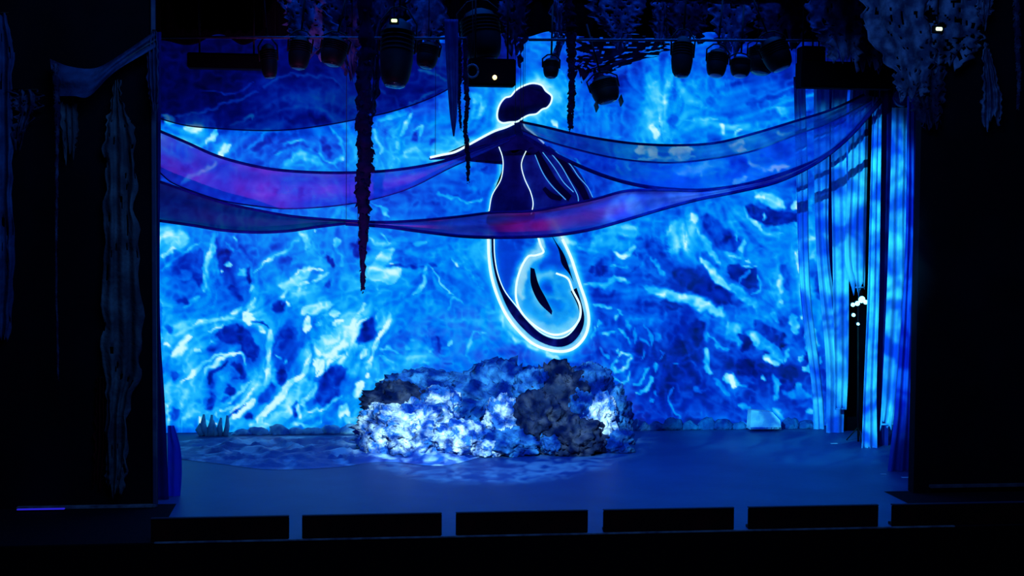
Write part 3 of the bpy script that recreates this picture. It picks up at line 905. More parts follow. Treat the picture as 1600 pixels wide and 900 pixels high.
def plate(name, pts, Y, m, parent, th=.03, base=MER, res=4):
    P = cat_spline([(x, y, 0) for x, y in pts + [pts[0]]], len(pts) * res + 1)[:-1]
    F = [at(p.x, p.y, Y) - base for p in P]; n = len(F)
    bm = bmesh.new(); a = [bm.verts.new(v) for v in F]; b_ = [bm.verts.new(v + Vector((0, th, 0))) for v in F]
    f1 = bm.faces.new(a); f2 = bm.faces.new(b_[::-1])
    for i in range(n): bm.faces.new((a[i], b_[i], b_[(i + 1) % n], a[(i + 1) % n]))
    bmesh.ops.triangulate(bm, faces=[f1, f2]); bmesh.ops.recalc_face_normals(bm, faces=bm.faces[:])
    me = bpy.data.meshes.new(name); bm.to_mesh(me); bm.free(); me.materials.append(m)
    o = bpy.data.objects.new(name, me); C.objects.link(o); o.parent = parent; return o
def neon(pts, r, Y, parent, name='glowing_outline', m=None, base=MER, k=6):
    P = cat_spline([(x, y, 0) for x, y in pts], (len(pts) - 1) * k + 1)
    return tube(name, [at(p.x, p.y, Y) for p in P], r, m or NEON, parent, seg=6, base=base)
torso = plate('torso', [(803, 190), (790, 199), (770, 206), (738, 223), (705, 238), (674, 245), (674, 250), (705, 245), (735, 237), (762, 227), (780, 222), (785, 244), (786, 262), (781, 284), (769, 305), (764, 330), (765, 352), (830, 345), (833, 320), (829, 300), (820, 282), (815, 264), (817, 250), (823, 236), (832, 230), (850, 240), (866, 242), (850, 224), (832, 207), (818, 198), (815, 190)], YM, MERD, t)
plate('head', HEAD[:-1], YM - .01, MERD, t)
plate('neck', [(803, 182), (816, 182), (815, 190), (820, 200), (800, 200), (804, 190)], YM - .02, MERD, t)
plate('tail', [(765, 345), (765, 370), (766, 400), (770, 430), (779, 460), (793, 490), (812, 515), (838, 537), (868, 547), (893, 543), (911, 525), (918, 500), (914, 472), (905, 445), (898, 424), (890, 400), (877, 372), (862, 345), (830, 335)], YM + .01, MERG, t, th=.004)
# broad dark rim along the coil of the tail
def band(name, A, B, Y, m, parent, th=.03, n=48):
    """flat strip between two curves"""
    PA = cat_spline([(x, y, 0) for x, y in A], n); PB = cat_spline([(x, y, 0) for x, y in B], n); V = []; Fc = []
    for i in range(n):
        a_, b_ = at(PA[i].x, PA[i].y, Y) - MER, at(PB[i].x, PB[i].y, Y) - MER
        V += [a_, b_, b_ + Vector((0, th, 0)), a_ + Vector((0, th, 0))]
    for i in range(n - 1):
        for k in range(4): Fc.append((i * 4 + k, i * 4 + (k + 1) % 4, (i + 1) * 4 + (k + 1) % 4, (i + 1) * 4 + k))
    Fc += [(0, 1, 2, 3), tuple((n - 1) * 4 + k for k in (3, 2, 1, 0))]
    return mesh_obj(name, V, Fc, m, parent, smooth=False)
band('tail_edge', [(768, 372), (769, 400), (774, 430), (783, 458), (797, 488), (816, 512), (840, 532), (868, 542), (890, 538), (906, 522), (913, 500), (909, 475), (901, 450)],
     [(771, 372), (772, 400), (777, 428), (788, 456), (808, 482), (824, 502), (846, 522), (868, 530), (886, 526), (900, 512), (906, 497), (903, 478), (892, 455)], YM - .04, MERK, t)
band('hair_strand', [(842, 236), (858, 262), (872, 284), (893, 306)], [(836, 240), (848, 266), (862, 286), (888, 314)], YM - .02, MERK, t)
band('hair_strand', [(858, 228), (880, 246), (895, 268), (912, 290), (922, 312)], [(852, 230), (873, 252), (888, 275), (904, 298), (914, 316)], YM - .02, MERK, t)
band('hair_strand', [(852, 292), (864, 302), (880, 308)], [(848, 296), (860, 310), (876, 314)], YM - .02, MERK, t)
band('tail_dark_line', [(864, 372), (880, 395), (888, 415), (896, 440)], [(852, 350), (872, 388), (878, 412), (890, 428)], YM - .02, MERK, t)  # narrow ink-dark band down the tail's right side
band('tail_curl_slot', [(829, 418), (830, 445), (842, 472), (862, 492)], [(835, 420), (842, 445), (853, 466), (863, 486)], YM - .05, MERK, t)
neon(HEAD, .022, YM - .03, t)
neon([(803, 193), (790, 199), (770, 206), (738, 223), (712, 237), (690, 242), (672, 246)], .03, YM - .03, t)
neon([(779, 228), (785, 245), (786, 262), (782, 282), (769, 305), (764, 330)], .012, YM - .03, t)
neon([(822, 236), (816, 250), (815, 262), (820, 280), (829, 300), (833, 318), (830, 335)], .012, YM - .03, t)
neon([(816, 190), (822, 200), (834, 209), (850, 224)], .022, YM - .03, t)
neon([(x - (2 if x < 840 else -2), y + 2) for x, y in TAIL_OUT[:-1]], .036, YM - .03, t)
neon([(x - 1, y - 1) for x, y in TAIL_IN[:17]], .026, YM - .05, t)
neon([(772, 372), (773, 400), (778, 428), (789, 455), (809, 481), (825, 501), (846, 520), (868, 528), (885, 525), (898, 512), (905, 497)], .012, YM - .05, t)
for pts in ([(836, 242), (848, 270), (862, 290), (884, 312)], [(848, 238), (866, 262), (880, 284), (896, 300)], [(858, 236), (876, 258), (890, 282), (902, 304), (904, 318)], [(868, 236), (890, 256), (904, 276), (918, 292), (926, 308)]):
    neon(pts, .011, YM - .05, t, m=NEOD)
plate('hair_net_panel', [(822, 236), (838, 232), (866, 240), (900, 262), (922, 300), (925, 318), (890, 326), (850, 332), (833, 330), (833, 312), (822, 285), (816, 262)], YM + .015, mat('figure_blue_mid', (.006, .04, .42), .9, noise=(2.6, (.02, .16, .8), .4, .7), spec=.05), t)

hang(t, [at(820, 134, YM), at(680, 246, YM)])
# ------------------------------------------------------------------ swagged sheers
S_PUR = sheer('violet_voile', (.42, .34, .85), (.55, .16, .95), .18, .62, 1.0, (1, 1, 1.6), cloth2=(.20, .20, 1.0))
S_MAG = sheer('magenta_voile', (.14, .10, .36), (.60, .05, .40), .25, .70, 1.1, (1, 1, 1.6), cloth2=(.45, .35, 1.0))
S_DUSK = sheer('dusky_blue_voile', (.08, .20, .30), (.02, .07, .22), .25, .65, 1.0)
S_DARK = sheer('navy_voile', (.18, .26, .52), (.004, .02, .22), .15, .55, .7)
S_PALE = sheer('pale_blue_voile', (.30, .48, .72), (.10, .30, .65), .25, .6, 1.3)
S_CLEAR = sheer('clear_blue_voile', (.45, .60, .95), (.03, .14, .80), .22, .60, .8)
CUR = dict(
    a=[(248, 185), (290, 196), (340, 201), (400, 204), (450, 203), (500, 197), (560, 186), (620, 172), (680, 150), (735, 118)],
    b=[(250, 205), (290, 222), (340, 244), (400, 260), (450, 267), (520, 270), (590, 268), (650, 261), (700, 250), (740, 236), (780, 221), (806, 212)],
    b2=[(250, 270), (270, 286), (310, 302), (350, 314), (400, 322), (450, 326), (520, 322), (580, 312), (640, 294), (700, 264), (740, 246), (780, 228), (806, 214)],
    c=[(250, 284), (300, 301), (350, 317), (400, 328), (450, 337), (500, 342), (560, 346)],
    c2=[(250, 345), (300, 352), (350, 360), (400, 363), (450, 361), (500, 354), (560, 347)],
    d=[(540, 345), (600, 347), (660, 344), (720, 338), (770, 332), (830, 330), (880, 321), (930, 311), (980, 298), (1040, 297), (1100, 298), (1160, 289), (1220, 275), (1280, 248), (1330, 210), (1376, 154)],
    d2=[(540, 350), (600, 354), (660, 362), (720, 369), (770, 371), (830, 370), (880, 366), (930, 357), (980, 343), (1030, 328), (1090, 312), (1150, 300), (1215, 284), (1275, 255), (1325, 216), (1377, 158)],
    e=[(812, 190), (850, 198), (900, 210), (950, 219), (1000, 225), (1060, 227), (1120, 223), (1180, 208), (1240, 190), (1300, 171), (1350, 148)],
    e2=[(816, 205), (860, 222), (910, 236), (960, 247), (1010, 253), (1060, 254), (1120, 247), (1180, 235), (1240, 212), (1300, 190), (1372, 152)],
    f=[(818, 212), (850, 232), (900, 257), (950, 277), (1000, 290), (1050, 296), (1100, 297), (1160, 289), (1220, 272), (1280, 247), (1330, 208), (1375, 153)])
def swag(label, up_, lo_, Y, m, hems, amp=.05):
    c = at(up_[len(up_) // 2][0], up_[len(up_) // 2][1], Y)
    t = thing('swag', label, 'drape', c, None)
    ribbon('voile', up_, lo_, Y, m, t, base=c, amp=amp)
    for h, r in hems:
        P = cat_spline([(x, y, 0) for x, y in h], 70)
        n = len(P)
        pts = []
        for i, p in enumerate(P):
            tt = i / (n - 1); dip = .25 * math.sin(math.pi * tt) if h is lo_ else 0
            pts.append(at(p.x, p.y, Y - dip - .01))
        tube('hem', pts, r * 1.35, HEM, t, seg=6, base=c)
    hang(t, [at(up_[0][0] + 1, up_[0][1], Y), at(up_[-1][0] - 1, up_[-1][1], Y)])
    return t
swag('dark navy sheer swag highest on the left, above the violet one', [(248, 60), (400, 62), (560, 60), (735, 70)], CUR['a'], 10.6, S_DARK, [(CUR['a'], .012)])
swag('violet sheer swag from the left wing up to the mermaid\'s left arm', CUR['b'], CUR['b2'], 8.4, S_PUR, [(CUR['b'], .026), (CUR['b2'], .012)])
swag('dusky blue sheer swag hanging lowest on the left under the violet one', CUR['c'], CUR['c2'], 8.0, S_DUSK, [(CUR['c'], .024), (CUR['c2'], .026)])
swag('magenta and dark blue sheer swag crossing the mermaid\'s hips towards the right curtains', CUR['d'], CUR['d2'], 7.6, S_MAG, [(CUR['d'], .024), (CUR['d2'], .03)])
swag('pale blue narrow sheer swag highest on the right beside the mermaid\'s shoulder', CUR['e'], CUR['e2'], 9.5, S_PALE, [(CUR['e'], .024), (CUR['e2'], .018)])
swag('clear blue wide sheer swag under the narrow pale one on the right', CUR['e2'], CUR['f'], 9.0, S_CLEAR, [(CUR['f'], .034)])

# ------------------------------------------------------------------ side curtains
def curtain(label, rows, Y, m, group=None, name='curtain_strip', **kw):
    b = at((rows[0][1] + rows[0][2]) / 2, rows[0][0], Y)
    t = thing(name, label, 'curtain', b, group)
    cloth('cloth', rows, Y, m, t, base=b, **kw)
    # sewn weight hem at the foot
    last = rows[-1]
    tube('hem', [at(last[1] + 1, last[0] - 1, Y), at(last[2] - 1, last[0] - 1, Y)], .022, m, t, seg=6, base=b)
    if rows[0][0] > 100 and name == 'curtain_strip': hang(t, [at(rows[0][1] + 3, rows[0][0] + 1, Y), at(rows[0][2] - 3, rows[0][0] + 1, Y)])
    return t
curtain('blue silk curtain strip hanging farthest back on the right, leftmost of the strips', [(120, 1240, 1258), (262, 1244, 1262), (450, 1250, 1266), (600, 1268, 1284), (682, 1272, 1289)], 10.9, CURT, cols=18, amp=.05, pleats=2)
curtain('bright blue silk curtain strip second from the back on the right, rounded foot', [(120, 1272, 1296), (235, 1272, 1296), (400, 1276, 1296), (560, 1290, 1318), (688, 1291, 1318)], 10.3, CURT, cols=20, amp=.06, pleats=2, seed=2)
curtain('cyan silk curtain strip directly left of the dark gap with the lit lamp stand', [(120, 1302, 1326), (205, 1299, 1322), (400, 1301, 1326), (560, 1304, 1326), (640, 1305, 1323)], 9.9, CURT, cols=20, amp=.06, pleats=2, seed=5)
curtain('ragged pale curtain strip cut short just above the lit lamp stand', [(120, 1330, 1358), (180, 1327, 1357), (300, 1324, 1355), (400, 1320, 1353), (450, 1333, 1351)], 9.7, CURT, cols=22, amp=.07, pleats=3, seed=8, ragb=14)
curtain('bright narrow curtain strip just right of the dark gap, frayed at its foot', [(152, 1364, 1378), (300, 1360, 1376), (450, 1356, 1374), (600, 1350, 1370), (706, 1346, 1371)], 8.0, CURT, cols=18, amp=.06, pleats=2, seed=11, ragb=10)
curtain('pale curtain strip rightmost of the bright ones, ending above the floor', [(168, 1394, 1423), (300, 1391, 1422), (450, 1386, 1422), (600, 1379, 1414), (664, 1375, 1400)], 7.0, CURT, cols=22, amp=.07, pleats=2.5, seed=14, ragb=8)
curtain('dark navy curtain strip between the two rightmost bright strips', [(140, 1374, 1400), (400, 1370, 1394), (680, 1366, 1388), (700, 1366, 1388)], 8.3, LEGN, cols=16, amp=.06, pleats=2, seed=17)
curtain('dim blue curtain nearest the audience on the right, reaching the floor', [(150, 1418, 1440), (400, 1414, 1438), (620, 1400, 1436), (745, 1386, 1434)], 5.1, CURTD, cols=22, amp=.08, pleats=3, seed=21)
curtain('tall navy curtain along the left edge of the stage opening', [(50, 240, 252), (300, 240, 250), (500, 240, 250), (640, 240, 258), (788, 240, 264)], 3.4, LEGN, cols=14, amp=.03, pleats=1.5, seed=23)
curtain('short bright blue strip standing for the lit patch at the left edge above the stage floor', [(665, 262, 272), (700, 262, 282), (740, 262, 284), (783, 262, 281)], 3.7, mat('lit_patch_blue', (.01, .05, 1.0), .8, noise=(2, (.01, .09, 1.0), .4, .6)), name='lit_patch_strip', cols=12, amp=.03, pleats=1.5, seed=25)  # brightness of the lit curtain foot put into a royal blue strip

curtain('dark navy strip added to darken the gaps between the bright strips on the right', [(120, 1286, 1316), (400, 1290, 1316), (560, 1296, 1320), (684, 1298, 1320)], 11.15, LEGN, cols=16, amp=.03, pleats=2, seed=29)  # dark strip added so the gaps between bright strips read dark
# black panel added for the gap's darkness, and the lamp stand seen there
b = at(1340, 690, 10.6); b.z = 0
t = thing('dark_gap_panel', 'added black panel standing for the dark gap between the right curtains', 'dark panel', b)
xa, xb = at(1318, 500, 10.6).x, at(1372, 500, 10.6).x
box('panel', (xa, 10.58, 0), (xb, 10.62, at(1340, 440, 10.6).z), K, t, base=b, bev=.01)
for s in (xa + .03, xb - .09): box('batten', (s, 10.62, 0), (s + .06, 10.67, at(1340, 446, 10.6).z), METAL, t, base=b, bev=.005)
lp = gnd(1341, 690); ly = lp.y
t = thing('lamp_stand', 'black lamp stand with small lit cyan-white lamps between the right curtains', 'lamp stand', lp)
tube('pole', [lp, at(1341, 470, ly)], .025, METAL, t, base=lp)
for k in range(3):
    a = k * 2.094 + .4; tube('leg', [lp + Vector((0, 0, .35)), lp + Vector((.28 * math.cos(a), .28 * math.sin(a), .015))], .014, METAL, t, base=lp)
for px, py, r in ((1346, 468, .085), (1339, 474, .06), (1332, 476, .05), (1333, 492, .045), (1352, 472, .055), (1340, 506, .035)):
    c = at(px, py, ly - .08)
    h = lathe('lamp_head', [(r * .5, .10), (r * .9, .06), (r * 1.05, 0), (r * 1.0, -.02)], METAL, t, seg=14, mtx=Matrix.Translation(c - lp) @ Matrix.Rotation(math.radians(-80), 4, 'X'))
    bl = lathe('bulb', [(r * .35, .045), (r * .8, .03), (r * .98, 0), (r * .8, -.04), (r * .3, -.06)], BULB, t, seg=12, mtx=Matrix.Translation(c - lp - Vector((0, .02, 0))) @ Matrix.Rotation(math.radians(-80), 4, 'X'))
    bl.parent = h

# ------------------------------------------------------------------ reef mound in the centre
def rock(name, px, py, wpx, hpx, Y, m, parent, base, seed, amp=.28, sub=5, dep=.8):
    """crumpled lump whose middle stands at the given place"""
    c = at(px, py, Y); sc = (c - CAM).length / F_PX
    bm = bmesh.new(); bmesh.ops.create_icosphere(bm, subdivisions=sub, radius=1)
    off = Vector((seed * 3.7, seed * 1.3, seed * 2.1)); a, h = wpx * sc / 2, hpx * sc / 2
    for v in bm.verts:
        p = v.co.copy(); q = Vector((p.x * a, p.y * dep, p.z * h)) * 2.1 + off
        d = (1 - abs(mnoise.noise(q)) * 2) * .42 + (1 - abs(mnoise.noise(q * 2.3)) * 2.4) * .30 + (1 - abs(mnoise.noise(q * 5.1)) * 2.6) * .24 + (1 - abs(mnoise.noise(q * 10)) * 2.6) * .12 - .5
        p = p * (1 + amp * d * 1.25)
        v.co = Vector((p.x * a, p.y * dep, p.z * h)) + c
        if v.co.z < .005: v.co.z = .005
        v.co -= base
    me = bpy.data.meshes.new(name); bm.to_mesh(me); bm.free(); me.materials.append(m)
    me.polygons.foreach_set('use_smooth', [True] * len(me.polygons))
    o = bpy.data.objects.new(name, me); C.objects.link(o); o.parent = parent; return o
MB_ = gnd(780, 700)
t = thing('reef_mound', 'crumpled white, blue and dark reef mound at centre stage beneath the mermaid\'s tail', 'reef', MB_)
rk = [('f', 636, 672, 150, 90, 8.4, FOAM), ('f', 594, 690, 64, 66, 8.2, FOAM), ('f', 716, 688, 100, 62, 8.0, FOAM), ('b', 690, 655, 150, 100, 9.2, BLUEROCK),
      ('d', 626, 628, 118, 60, 9.2, ROCK), ('f', 690, 632, 62, 56, 8.7, FOAM), ('b', 780, 640, 190, 140, 9.7, BLUEROCK), ('f', 786, 664, 60, 86, 8.3, FOAM), ('b', 800, 694, 90, 50, 7.9, BLUEROCK), ('f', 760, 700, 60, 34, 7.8, FOAM),
      ('d', 868, 650, 130, 150, 9.0, ROCK), ('d', 838, 668, 90, 105, 8.2, ROCK), ('d', 893, 684, 100, 72, 8.0, ROCK), ('f', 926, 676, 70, 92, 8.3, FOAM), ('b', 950, 655, 70, 110, 9.0, BLUEROCK), ('b', 660, 610, 130, 60, 9.9, BLUEROCK),
      ('f', 944, 640, 40, 56, 8.4, FOAM), ('b', 965, 692, 56, 44, 8.1, BLUEROCK), ('d', 885, 616, 90, 76, 9.3, ROCK), ('b', 925, 610, 64, 90, 9.0, BLUEROCK), ('b', 832, 612, 60, 70, 8.8, BLUEROCK), ('b', 905, 640, 40, 60, 8.4, BLUEROCK), ('f', 860, 692, 44, 34, 7.75, BLUEROCK), ('b', 908, 596, 64, 40, 9.5, BLUEROCK)]
seen = set()
for i, (nm, px, py, wp, hp, Y, m) in enumerate(rk):
    o = rock('reef_rock', px, py, wp, hp, Y, m, t, MB_, i + 1, amp=.42, sub=5, dep=.45 * wp / 90 + .15)
    if m is not ROCK: o['label'] = 'white foamy reef rock' if m is FOAM else 'blue reef rock'
    else: o['label'] = 'dark brownish reef rock'
tube('curled_tip', [at(*p, 8.0) for p in ((958, 660), (966, 678), (972, 692), (980, 699), (989, 698), (991, 691), (985, 688))], [.07, .06, .055, .05, .04, .03, .02], FOAM, t, base=MB_)

# low reef strips against the foot of the backdrop
def strip(label, x0, x1, ytop, Yd, m, seed, hpx=20):
    A = gnd(x0, 690); base = at((x0 + x1) / 2, 675, Yd); base.z = 0
    t = thing('reef_strip', label, 'reef', base)
    n = int((x1 - x0) / 26)
    for k in range(n):
        px = x0 + (k + .5) * (x1 - x0) / n
        rock('reef_rock', px, 0, 1, 1, Yd, m, t, base, seed + k, sub=3) if False else None
        c = at(px, 672, Yd); s = Vector((c.x, Yd, 0)); hh = .26 * (.7 + random.random() * .7) * hpx / 20
        bm = bmesh.new(); bmesh.ops.create_icosphere(bm, subdivisions=3, radius=1)
        for v in bm.verts:
            p = v.co; q = Vector((p.x * .3, p.y * .2, p.z * hh)) * 4 + Vector((seed + k * 2.3, 0, 0))
            r_ = 1 + .35 * mnoise.noise(q) + .2 * mnoise.noise(q * 3)
            v.co = Vector((p.x * .27 * r_, p.y * .14 * r_, max(.003, p.z * hh * r_))) + s - base
        me = bpy.data.meshes.new('reef_rock'); bm.to_mesh(me); bm.free(); me.materials.append(m)
        me.polygons.foreach_set('use_smooth', [True] * len(me.polygons))
        o = bpy.data.objects.new('reef_rock', me); C.objects.link(o); o.parent = t
strip('low dark blue row of small reef rocks at the backdrop\'s foot, right of the mound', 985, 1275, 655, 11.1, BLUEROCK, 40, 20)
strip('low blue row of small reef rocks at the backdrop\'s foot, left of the mound', 365, 560, 660, 11.1, mat('cyan_rock', (.05, .30, .8), .8, noise=(5, (.3, .8, 1), .4, .6)), 80, 13)

# small props
b = gnd(1196, 673)
b.y = min(b.y, 10.6)
t = thing('shell_block', 'pale cyan wedge-shaped block on the floor right of the mound by the backdrop', 'block', b)
F4 = [(1172, 671), (1221, 671), (1219, 657), (1207, 644), (1174, 641)]
pts = [at(x, y, b.y) - b for x, y in F4]; n = 5
pts = pts + [p + Vector((0, .3, 0)) for p in pts]
for p in pts: p.z = max(p.z, 0.0)
o = mesh_obj('block', pts, [(0, 1, 2, 3, 4), (9, 8, 7, 6, 5)] + [(i, i + 5, (i + 1) % 5 + 5, (i + 1) % 5) for i in range(5)], mat('cyan_foam_block', (.75, .97, 1.0), .7, noise=(4, (.25, .65, .95), .5, .65), bump=(8, .5, .04)), t, smooth=False)
tube('edging', [at(1173, 669, b.y - .02), at(1196, 669, b.y - .02), at(1220, 669, b.y - .02)], .025, FOAM, t, base=b)
b = gnd(325, 682); b.y = 10.95
t = thing('coral_clump', 'small crumpled cyan coral clump on the floor at the backdrop\'s left foot', 'coral', b)
for k in range(7):
    px = 315 + k * 6 + random.uniform(-2, 2); a = at(px, 681, b.y); a.z = 0.0; tp = at(px + random.uniform(-8, 8), random.uniform(645, 662), b.y)
    tube('branch', [a, (a + tp) / 2 + Vector((random.uniform(-.08, .08), 0, 0)), tp], [.07, .06, .025], mat('coral_cyan', (.10, .65, .85), .7, noise=(7, (.3, .9, 1), .4, .6)) if 'coral_cyan' not in MATS else MATS['coral_cyan'], t, base=b, jitter=.6)

# rumpled silk carrying painted sheen streaks on the floor left of the mound
def floor_silk(label, poly_l, poly_r, m, seed, h=.10, nx=110, ny=34):
    """poly_l / poly_r: near and far edges (photo frame) lying on the boards"""
    A = cat_spline([(x, y, 0) for x, y in poly_l], nx); B = cat_spline([(x, y, 0) for x, y in poly_r], nx); V = []; Fc = []
    base = gnd((A[nx // 2].x + B[nx // 2].x) / 2, (A[nx // 2].y + B[nx // 2].y) / 2)
    for i in range(nx):
        for j in range(ny):
            u = j / (ny - 1); p = A[i].lerp(B[i], u); g_ = gnd(p.x, p.y)
            q = Vector((g_.x * 1.0 + g_.y * .55, g_.y * 2.0 - g_.x * .4, seed))
            z = h * max(0, (1 - abs(mnoise.noise(q)) * 3.2)) + h * .5 * max(0, 1 - abs(mnoise.noise(q * 2.1)) * 3)
            z *= min(1, 5 * u, 5 * (1 - u), 8 * i / nx, 8 * (1 - i / nx)); V.append(g_ + Vector((0, 0, .006 + z)) - base)
    for i in range(nx - 1):
        for j in range(ny - 1):
            a = i * ny + j; Fc.append((a, a + ny, a + ny + 1, a + 1))
    o = mesh_obj('floor_silk', V, Fc, m); o.location = base
    return tag(o, label, 'cloth')
floor_silk('rumpled blue silk cloth with painted sheen streaks, spread on the floor left of the reef mound', [(268, 716), (350, 726), (420, 734), (520, 731), (600, 722), (690, 728), (760, 712)], [(268, 690), (350, 684), (430, 682), (520, 682), (580, 684), (680, 700), (760, 702)], SILV, 3.0)
TAPE = mat('pale_tape', (.5, .6, .8), .7, noise=(9, (.7, .8, .9), .4, .6))
for px, py, wd, l in ((1303, 693, .16, 'short pale tape mark on the floor under the second curtain strip from the back'), (1380, 741, .12, 'short pale tape mark on the floor, left one at the foot of the nearest curtain'), (1420, 746, .30, 'long pale tape mark on the floor, right one at the foot of the nearest curtain')):
    g_ = gnd(px, py)
    tag(box('tape_mark', g_ + Vector((-wd / 2, -.05, .001)), g_ + Vector((wd / 2, .03, .006)), TAPE, bev=.001), l, 'tape')
g_ = gnd(66, 797); g_.y = min(g_.y, 2.55)
t = thing('led_strip', 'short violet-blue glowing light strip on the ledge at far left', 'light', g_)
box('housing', Vector((-.42, -.03, 0)), Vector((.42, .03, .03)), METAL, t, bev=.005); box('diffuser', Vector((-.40, -.035, .03)), Vector((.40, .03, .05)), mat('violet_led', (.1, .1, .6), .5, emit=(.02, .012, .55), es=.8), t, bev=.006)

# ------------------------------------------------------------------ flown fixtures
YL = 7.0
def pipe(label, x0, x1, py, Y):
    c = at((x0 + x1) / 2, py, Y); t = thing('lighting_pipe', label, 'pipe', c)
    tube('pipe', [at(x0, py, Y), at(x1, py + 2, Y)], .03, STEEL, t, base=c)
    for k in range(4):
        x = x0 + (x1 - x0) * (k + .5) / 4; tube('cable', [at(x, py, Y), at(x, py, Y) + Vector((0, 0, 4))], .008, METAL, t, base=c)
pipe('dull steel lighting pipe above the left half of the stage', 250, 730, 58, YL)
pipe('dull steel lighting pipe above the right half of the stage', 826, 1400, 62, YL)
def fixture(label, px, py, wpx, hpx, tilt=0, Y=YL, lens=False, name='stage_light', m=METAL, roll=0, doors=False, ind=None):
    c = at(px, py, Y); sc = (c - CAM).length / F_PX; r = wpx * sc / 2; h = hpx * sc
    t = thing(name, label, 'stage light', c, None, (math.radians(-12), math.radians(tilt), 0))
    lathe('body', [(r * .35, h * .5), (r * .72, h * .42), (r * .9, h * .2), (r * .98, -h * .1), (r * .9, -h * .3), (r * .8, -h * .42), (r * .62, -h * .5)], m, t, seg=22)
    for k in range(5):
        lathe('cooling_fin', [(r * .93, h * (.30 - k * .07)), (r * 1.02, h * (.295 - k * .07)), (r * 1.02, h * (.285 - k * .07)), (r * .93, h * (.28 - k * .07))], m, t, seg=22)
    lathe('lens', [(r * .60, -h * .50), (r * .60, -h * .515), (r * .3, -h * .53), (r * .02, -h * .535)], LENS if lens else MATS['dark_glass'], t, seg=18)
    tube('yoke', [Vector((-r * 1.05, 0, 0)), Vector((-r * 1.1, 0, h * .45)), Vector((-r * .5, 0, h * .68)), Vector((0, 0, h * .72)), Vector((r * .5, 0, h * .68)), Vector((r * 1.1, 0, h * .45)), Vector((r * 1.05, 0, 0))], .018, m, t)
    tube('hanger', [Vector((0, 0, h * .7)), Vector((0, 0, h * .7 + 1.1))], .022, m, t)
    if doors:
        for s in (-1, 1):
            box('barn_door', (s * r * .9 - .01, -r * .6, -h * .72), (s * r * .9 + .01, r * .6, -h * .42), m, t)
    if ind:
        lathe('indicator_light', [(.012, .02), (.035, .01), (.035, -.01), (.012, -.02)], ind, t, seg=10, mtx=Matrix.Translation((0, -r * .95, h * .28)))
    return t
mat('dark_glass', (.01, .01, .02), .1, noise=(3, (.02, .02, .04), .4, .6), spec=.6)
IND1 = mat('green_white_indicator', (.6, .8, .5), .4, emit=(.75, 1, .45), es=1.6); IND2 = mat('warm_indicator', (.9, .7, .3), .4, emit=(1, .72, .25), es=3.0); IND3 = mat('pale_indicator', (.8, .9, .7), .4, emit=(.8, .95, .65), es=1.2)
fixture('largest black egg-shaped stage light left of centre with a tiny green-white indicator', 620, 82, 52, 104, 4, ind=None)
fixture('rounded black stage light above the box with the warm indicator', 752, 55, 62, 80, -6, Y=7.6)
fixture('small black stage light hanging right above the mermaid\'s head', 861, 106, 25, 30, 3)
fixture('black stage light with barn doors tilted on the blue sky right of the mermaid\'s head', 945, 140, 44, 40, -14, doors=True, Y=7.0)
fixture('tall black stage light left of the pair with pale lenses, right of centre', 1066, 88, 34, 62, 6)
fixture('black stage light with a pale lens, left one of the pair right of centre', 1120, 98, 32, 42, 8, lens=True)
fixture('black stage light with a pale lens, right one of the pair right of centre', 1157, 104, 32, 30, 6, lens=True)
fixture('black stage light with pale lens directly left of the long black box', 1212, 84, 44, 50, -20, lens=True)
fixture('wide black stage light between the pale-lensed pair and the long black box', 1190, 92, 44, 44, 10, Y=7.9)
fixture('black stage light on the left pipe, third from the left', 468, 82, 34, 50, 5)
fixture('black stage light on the left pipe, second from the left', 420, 95, 26, 52, -5)
fixture('black stage light hanging directly left of the long seaweed rope', 522, 80, 40, 44, 12)
fixture('small black stage light between the egg-shaped light and the spike cloth', 668, 86, 34, 40, 10, Y=7.8)
# small indicator lamps with their housings
for px, py, im, l in ((616, 32, IND1, 'tiny green-white indicator lamp above the egg-shaped stage light'), (1468, 45, IND3, 'tiny pale indicator lamp in the netting at upper right')):
    c = at(px, py, YL - .4 if px < 1000 else 2.0); t = thing('indicator_lamp', l, 'lamp', c)
    box('housing', Vector((-.10, .03, -.07)), Vector((.10, .12, .07)), METAL, t, bev=.01)
    box('lit_window', Vector((-.06, 0, -.032)), Vector((.06, .035, .032)), im, t, bev=.01)
    tube('hanger', [Vector((0, .08, .06)), Vector((0, .08, 1.2))], .012, METAL, t)
def blackbox(label, x0, y0, x1, y1, Y, name, cat, dep=.4, indi=None):
    a = at(x0, y1, Y); b_ = at(x1, y0, Y); c = (a + b_) / 2; t = thing(name, label, cat, c)
    box('case', Vector((a.x, Y, a.z)) - c, Vector((b_.x, Y + dep, b_.z)) - c, K, t, bev=.02)
    box('front_grille', Vector((a.x + .05, Y - .02, a.z + .04)) - c, Vector((b_.x - .05, Y, b_.z - .04)) - c, K, t, bev=.005)
    for s in (.15, .85):
        x = a.x + (b_.x - a.x) * s
        tube('hanger', [Vector((x, Y + dep / 2, b_.z)) - c, Vector((x, Y + dep / 2, b_.z + 1.6)) - c], .02, METAL, t)
    if indi:
        q = at(indi[0], indi[1], Y - .06) - c
        lathe('indicator_light', [(.01, .05), (.035, .035), (.05, 0), (.035, -.035), (.01, -.05)], IND2, t, seg=12, mtx=Matrix.Translation(q))
    return t
blackbox('black projector box with a warm glowing indicator above the mermaid\'s head', 733, 92, 806, 133, 6.8, 'projector_box', 'projector', indi=(773, 121))
blackbox('long black box hanging at upper right above the curtain tops', 1252, 98, 1398, 136, 6.2, 'speaker_box', 'speaker')
blackbox('small black box standing on the left end of the long black box', 1254, 72, 1290, 97, 6.3, 'speaker_box', 'speaker')
blackbox('long black box hanging at upper left above the dark swag', 292, 84, 414, 105, 7.2, 'speaker_box', 'speaker')
c = at(738, 112, 6.6); t = thing('cable_ring', 'pale blue ring of coiled cable in front of the black projector box', 'cable', c)
